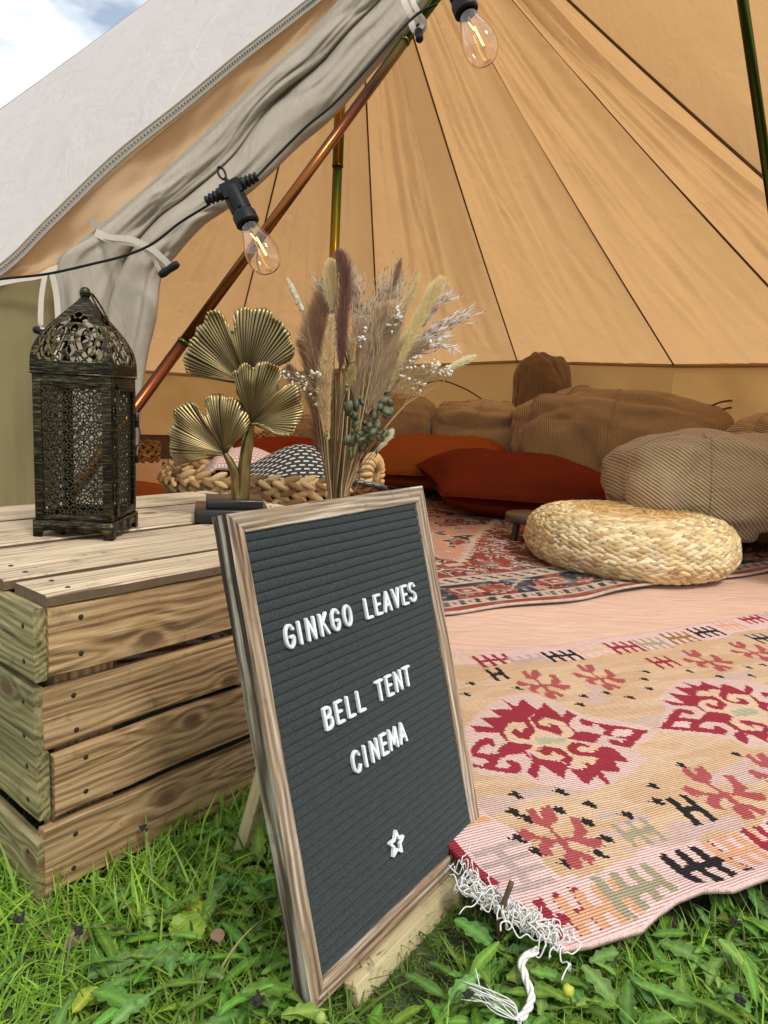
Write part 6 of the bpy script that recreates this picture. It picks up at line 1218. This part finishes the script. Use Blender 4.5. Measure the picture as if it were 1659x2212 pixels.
def weeds(n, x0, x1, y0, y1, kinds, l0, l1, zoff=0):
    x, y = scatter(n, x0, x1, y0, y1); Vs, Fs, Cs, o_ = [], [], [], 0
    for i in range(len(x)):
        k = RGG.choice(kinds); V, F, C2 = leafmeshes[k*4+RGG.integers(4)]; L = RGG.uniform(l0, l1); az = RGG.uniform(0, 2*PI); el = RGG.uniform(-.15, .22) if RGG.random() > .10 else RGG.uniform(.3, .8); ro = RGG.normal(0, .35)
        X_ = A3(math.cos(az)*math.cos(el), math.sin(az)*math.cos(el), math.sin(el)); B = basis(A3(0, 0, 1)*math.cos(ro)+np.cross(X_, (0, 0, 1.))*math.sin(ro), X_) if False else None
        Y_ = unit(np.cross((0, 0, 1.), X_)); Z_ = np.cross(X_, Y_); Y2 = Y_*math.cos(ro)+Z_*math.sin(ro); Z2 = np.cross(X_, Y2)
        P = (V*L) @ np.array([X_, Y2, Z2])+A3(x[i], y[i], -.024+RGG.uniform(0, .014)+zoff); lim = .012 if x[i] > -.02 else .03; P[:, 2] = np.where(P[:, 2] > lim, lim+(P[:, 2]-lim)*.25, P[:, 2]); P[:, 2] = np.maximum(P[:, 2], -.027)
        if inpoly(P[:, 0], P[:, 1], lgp).any(): continue
        c_ = np.array(((.13, .27, .035), (.15, .29, .06), (.27, .38, .04))[k])*RGG.uniform(.6, 1.25)*A3(RGG.uniform(.8, 1.3), 1, RGG.uniform(.7, 1.4))
        if RGG.random() < .006: c_ = np.array((.22, .12, .05))
        Vs.append(P); Fs.append(F+o_); o_ += len(P); Cs.append(c_[None]*C2[:, None])
    return np.concatenate(Vs), np.concatenate(Fs), np.concatenate(Cs)
def stuffobj(name, parts, mat, lab=None):
    o_ = 0; Vs, Fs, Cs = [], [], []
    for V, F, c_ in parts: Vs.append(V); Fs.append(F+o_); Cs.append(c_); o_ += len(V)
    o = mesh(name, (np.concatenate(Vs), np.concatenate(Fs)), mat, None, smooth=True, col=np.concatenate(Cs)); return tag(o, lab, 'grass' if 'grass' in name else 'weeds', kind='stuff')
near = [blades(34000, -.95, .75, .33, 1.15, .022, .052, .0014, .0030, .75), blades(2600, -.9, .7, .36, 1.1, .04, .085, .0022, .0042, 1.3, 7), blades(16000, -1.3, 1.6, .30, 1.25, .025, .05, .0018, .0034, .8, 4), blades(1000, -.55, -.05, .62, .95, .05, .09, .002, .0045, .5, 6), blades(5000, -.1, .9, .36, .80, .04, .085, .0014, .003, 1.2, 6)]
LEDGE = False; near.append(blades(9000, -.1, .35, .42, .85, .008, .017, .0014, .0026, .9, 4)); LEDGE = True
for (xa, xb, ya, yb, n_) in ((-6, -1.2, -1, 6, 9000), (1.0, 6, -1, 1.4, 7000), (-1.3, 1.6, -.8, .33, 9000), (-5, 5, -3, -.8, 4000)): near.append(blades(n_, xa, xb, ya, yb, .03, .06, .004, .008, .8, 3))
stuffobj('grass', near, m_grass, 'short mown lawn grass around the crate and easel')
stuffobj('lawn_weeds', [weeds(850, -.95, .9, .33, 1.12, [0, 0, 0, 0, 1, 1, 2], .022, .060), weeds(2300, .0, .95, .36, .80, [0, 0, 0, 0, 0, 1, 1, 1], .022, .066, .004), weeds(700, -.25, .12, .42, .95, [0, 0, 1], .03, .065, .004), weeds(500, -3, 3, -1, .35, [0, 1], .05, .1)], m_weed, 'plantain and dandelion leaves crowding through the lawn')
# ribwort seed heads
m_sh = simple('plantain_seed_head', (.035, .028, .02), .95, 0, .5, 300, .8, .003); m_stm = simple('plantain_stalk', (.16, .22, .07), .6)
spots = [((465, 1795), (500, 1920), (505, 1960), 'by the foot of the crate'), ((822, 1640), (870, 1700), (860, 1745), '')]
heads = [((310, 1790), (345, 1850), (335, 1950), 'dark plantain seed head on a curved stalk in front of the crate slats'), ((548, 1752), (560, 1800), (548, 1840), 'small dark seed head between crate and easel leg'), ((40, 1985), (70, 2000), (60, 2040), 'dark seed head at the left edge of the lawn'), ((170, 2010), (160, 2070), (140, 2120), 'seed head on a pale stalk left of the letter board'), ((553, 2160), (560, 2190), (590, 2215), 'seed head low in the grass under the board corner'), ((1010, 2150), (1000, 2190), (960, 2212), 'seed head beside the white tassel end'), ((1600, 2160), (1580, 2190), (1530, 2205), 'seed head at the lower right corner'), ((1585, 1990), (1600, 2010), (1610, 2060), 'seed head under the kilim edge at the right')]
for tip, mid, base, lab in heads:
    b0 = G(*base, -.025); hz = .022; tp_ = G(*tip, .02); md = (b0+tp_)/2+A3(0, 0, .018); rt = root('plantain_stalk', b0, lab, 'seed head', 'plantain seed heads in the lawn'); P = spline([b0, md, tp_], 16)
    mesh('stalk', tube(P, .0011, 6), m_stm, rt, smooth=True); bl = [blob(tp_+A3(*RGG.normal(0, .0017, 3)), .0017) for _ in range(26)]; mesh('head', J(bl), m_sh, rt)
# a few single things in the lawn
P = spline([G(1080, 2040, -.02), G(1078, 1985, .012), G(1105, 1905, .05)], 14); dkst = root('dry_stalk', P[0], 'bent dry brown stalk rising out of the white fringe', 'stalk'); mesh('stalk', tube(P, np.linspace(.0022, .0030, 14), 7), simple('dry_stalk_mat', (.09, .05, .02), .6), dkst, smooth=True)
bc_ = G(1227, 2190, -.02); bt_ = G(1227, 2140, .02); bud = root('flower_bud', bc_, 'yellow green flower bud on a short stem below the kilim edge', 'flower bud'); mesh('stem', tube(spline([bc_, (bc_+bt_)/2+A3(.003, 0, 0), bt_], 8), .0012, 6), m_stm, bud); mesh('bud', blob(bt_, .0052), simple('bud_yellow', (.45, .48, .05), .6), bud, smooth=True)
bt_ = G(693, 2200, .02); bc_ = G(735, 2290, -.02); bud2 = root('flower_bud', bc_, 'pale green round bud touching the lower corner of the board frame', 'flower bud'); mesh('stem', tube(spline([bc_, G(720, 2225, .012), bt_], 8), .0014, 6), m_stm, bud2, smooth=True); mesh('bud', blob(bt_, .0050), simple('bud_green', (.30, .40, .08), .6), bud2, smooth=True)
m_yl = simple('crinkled_lime_leaf', (.22, .34, .035), .55, 0, .35, 90, 1., .006)
def bigleaf(px, L, az, label, mat=m_yl, k=2, z=.0):
    b = G(*px, -.02+z); V, F, C2 = wleaf(1, .72 if k == 2 else .35, k, int(px[0])); X_ = A3(math.cos(az)*.93, math.sin(az)*.93, .3); X_ = unit(X_); Y_ = unit(np.cross((0, 0, 1.), X_)); Z_ = np.cross(X_, Y_)
    rt = tag(mesh('weed_leaf', ((V*L) @ np.array([X_, Y_, Z_]), F), mat, None, smooth=True, solid=.0005, sub=1), label, 'leaf'); rt.location = tuple(b)
bigleaf((385, 2075), .055, 1.5, 'crinkled lime green leaf standing in the grass left of the board'); bigleaf((500, 1880), .05, .8, 'bright lime leaf beside the easel leg'); bigleaf((515, 1935), .045, 1.2, 'second lime leaf just below the easel leg')
m_dl = simple('dead_leaf', (.20, .12, .07), .8, 0, .4, 80, .6); bigleaf((130, 2060), .032, .9, 'curled dead brown leaf in the grass at the left', m_dl); bigleaf((475, 2045), .020, 2., 'small dead leaf beside the board frame', m_dl, 2, .02)
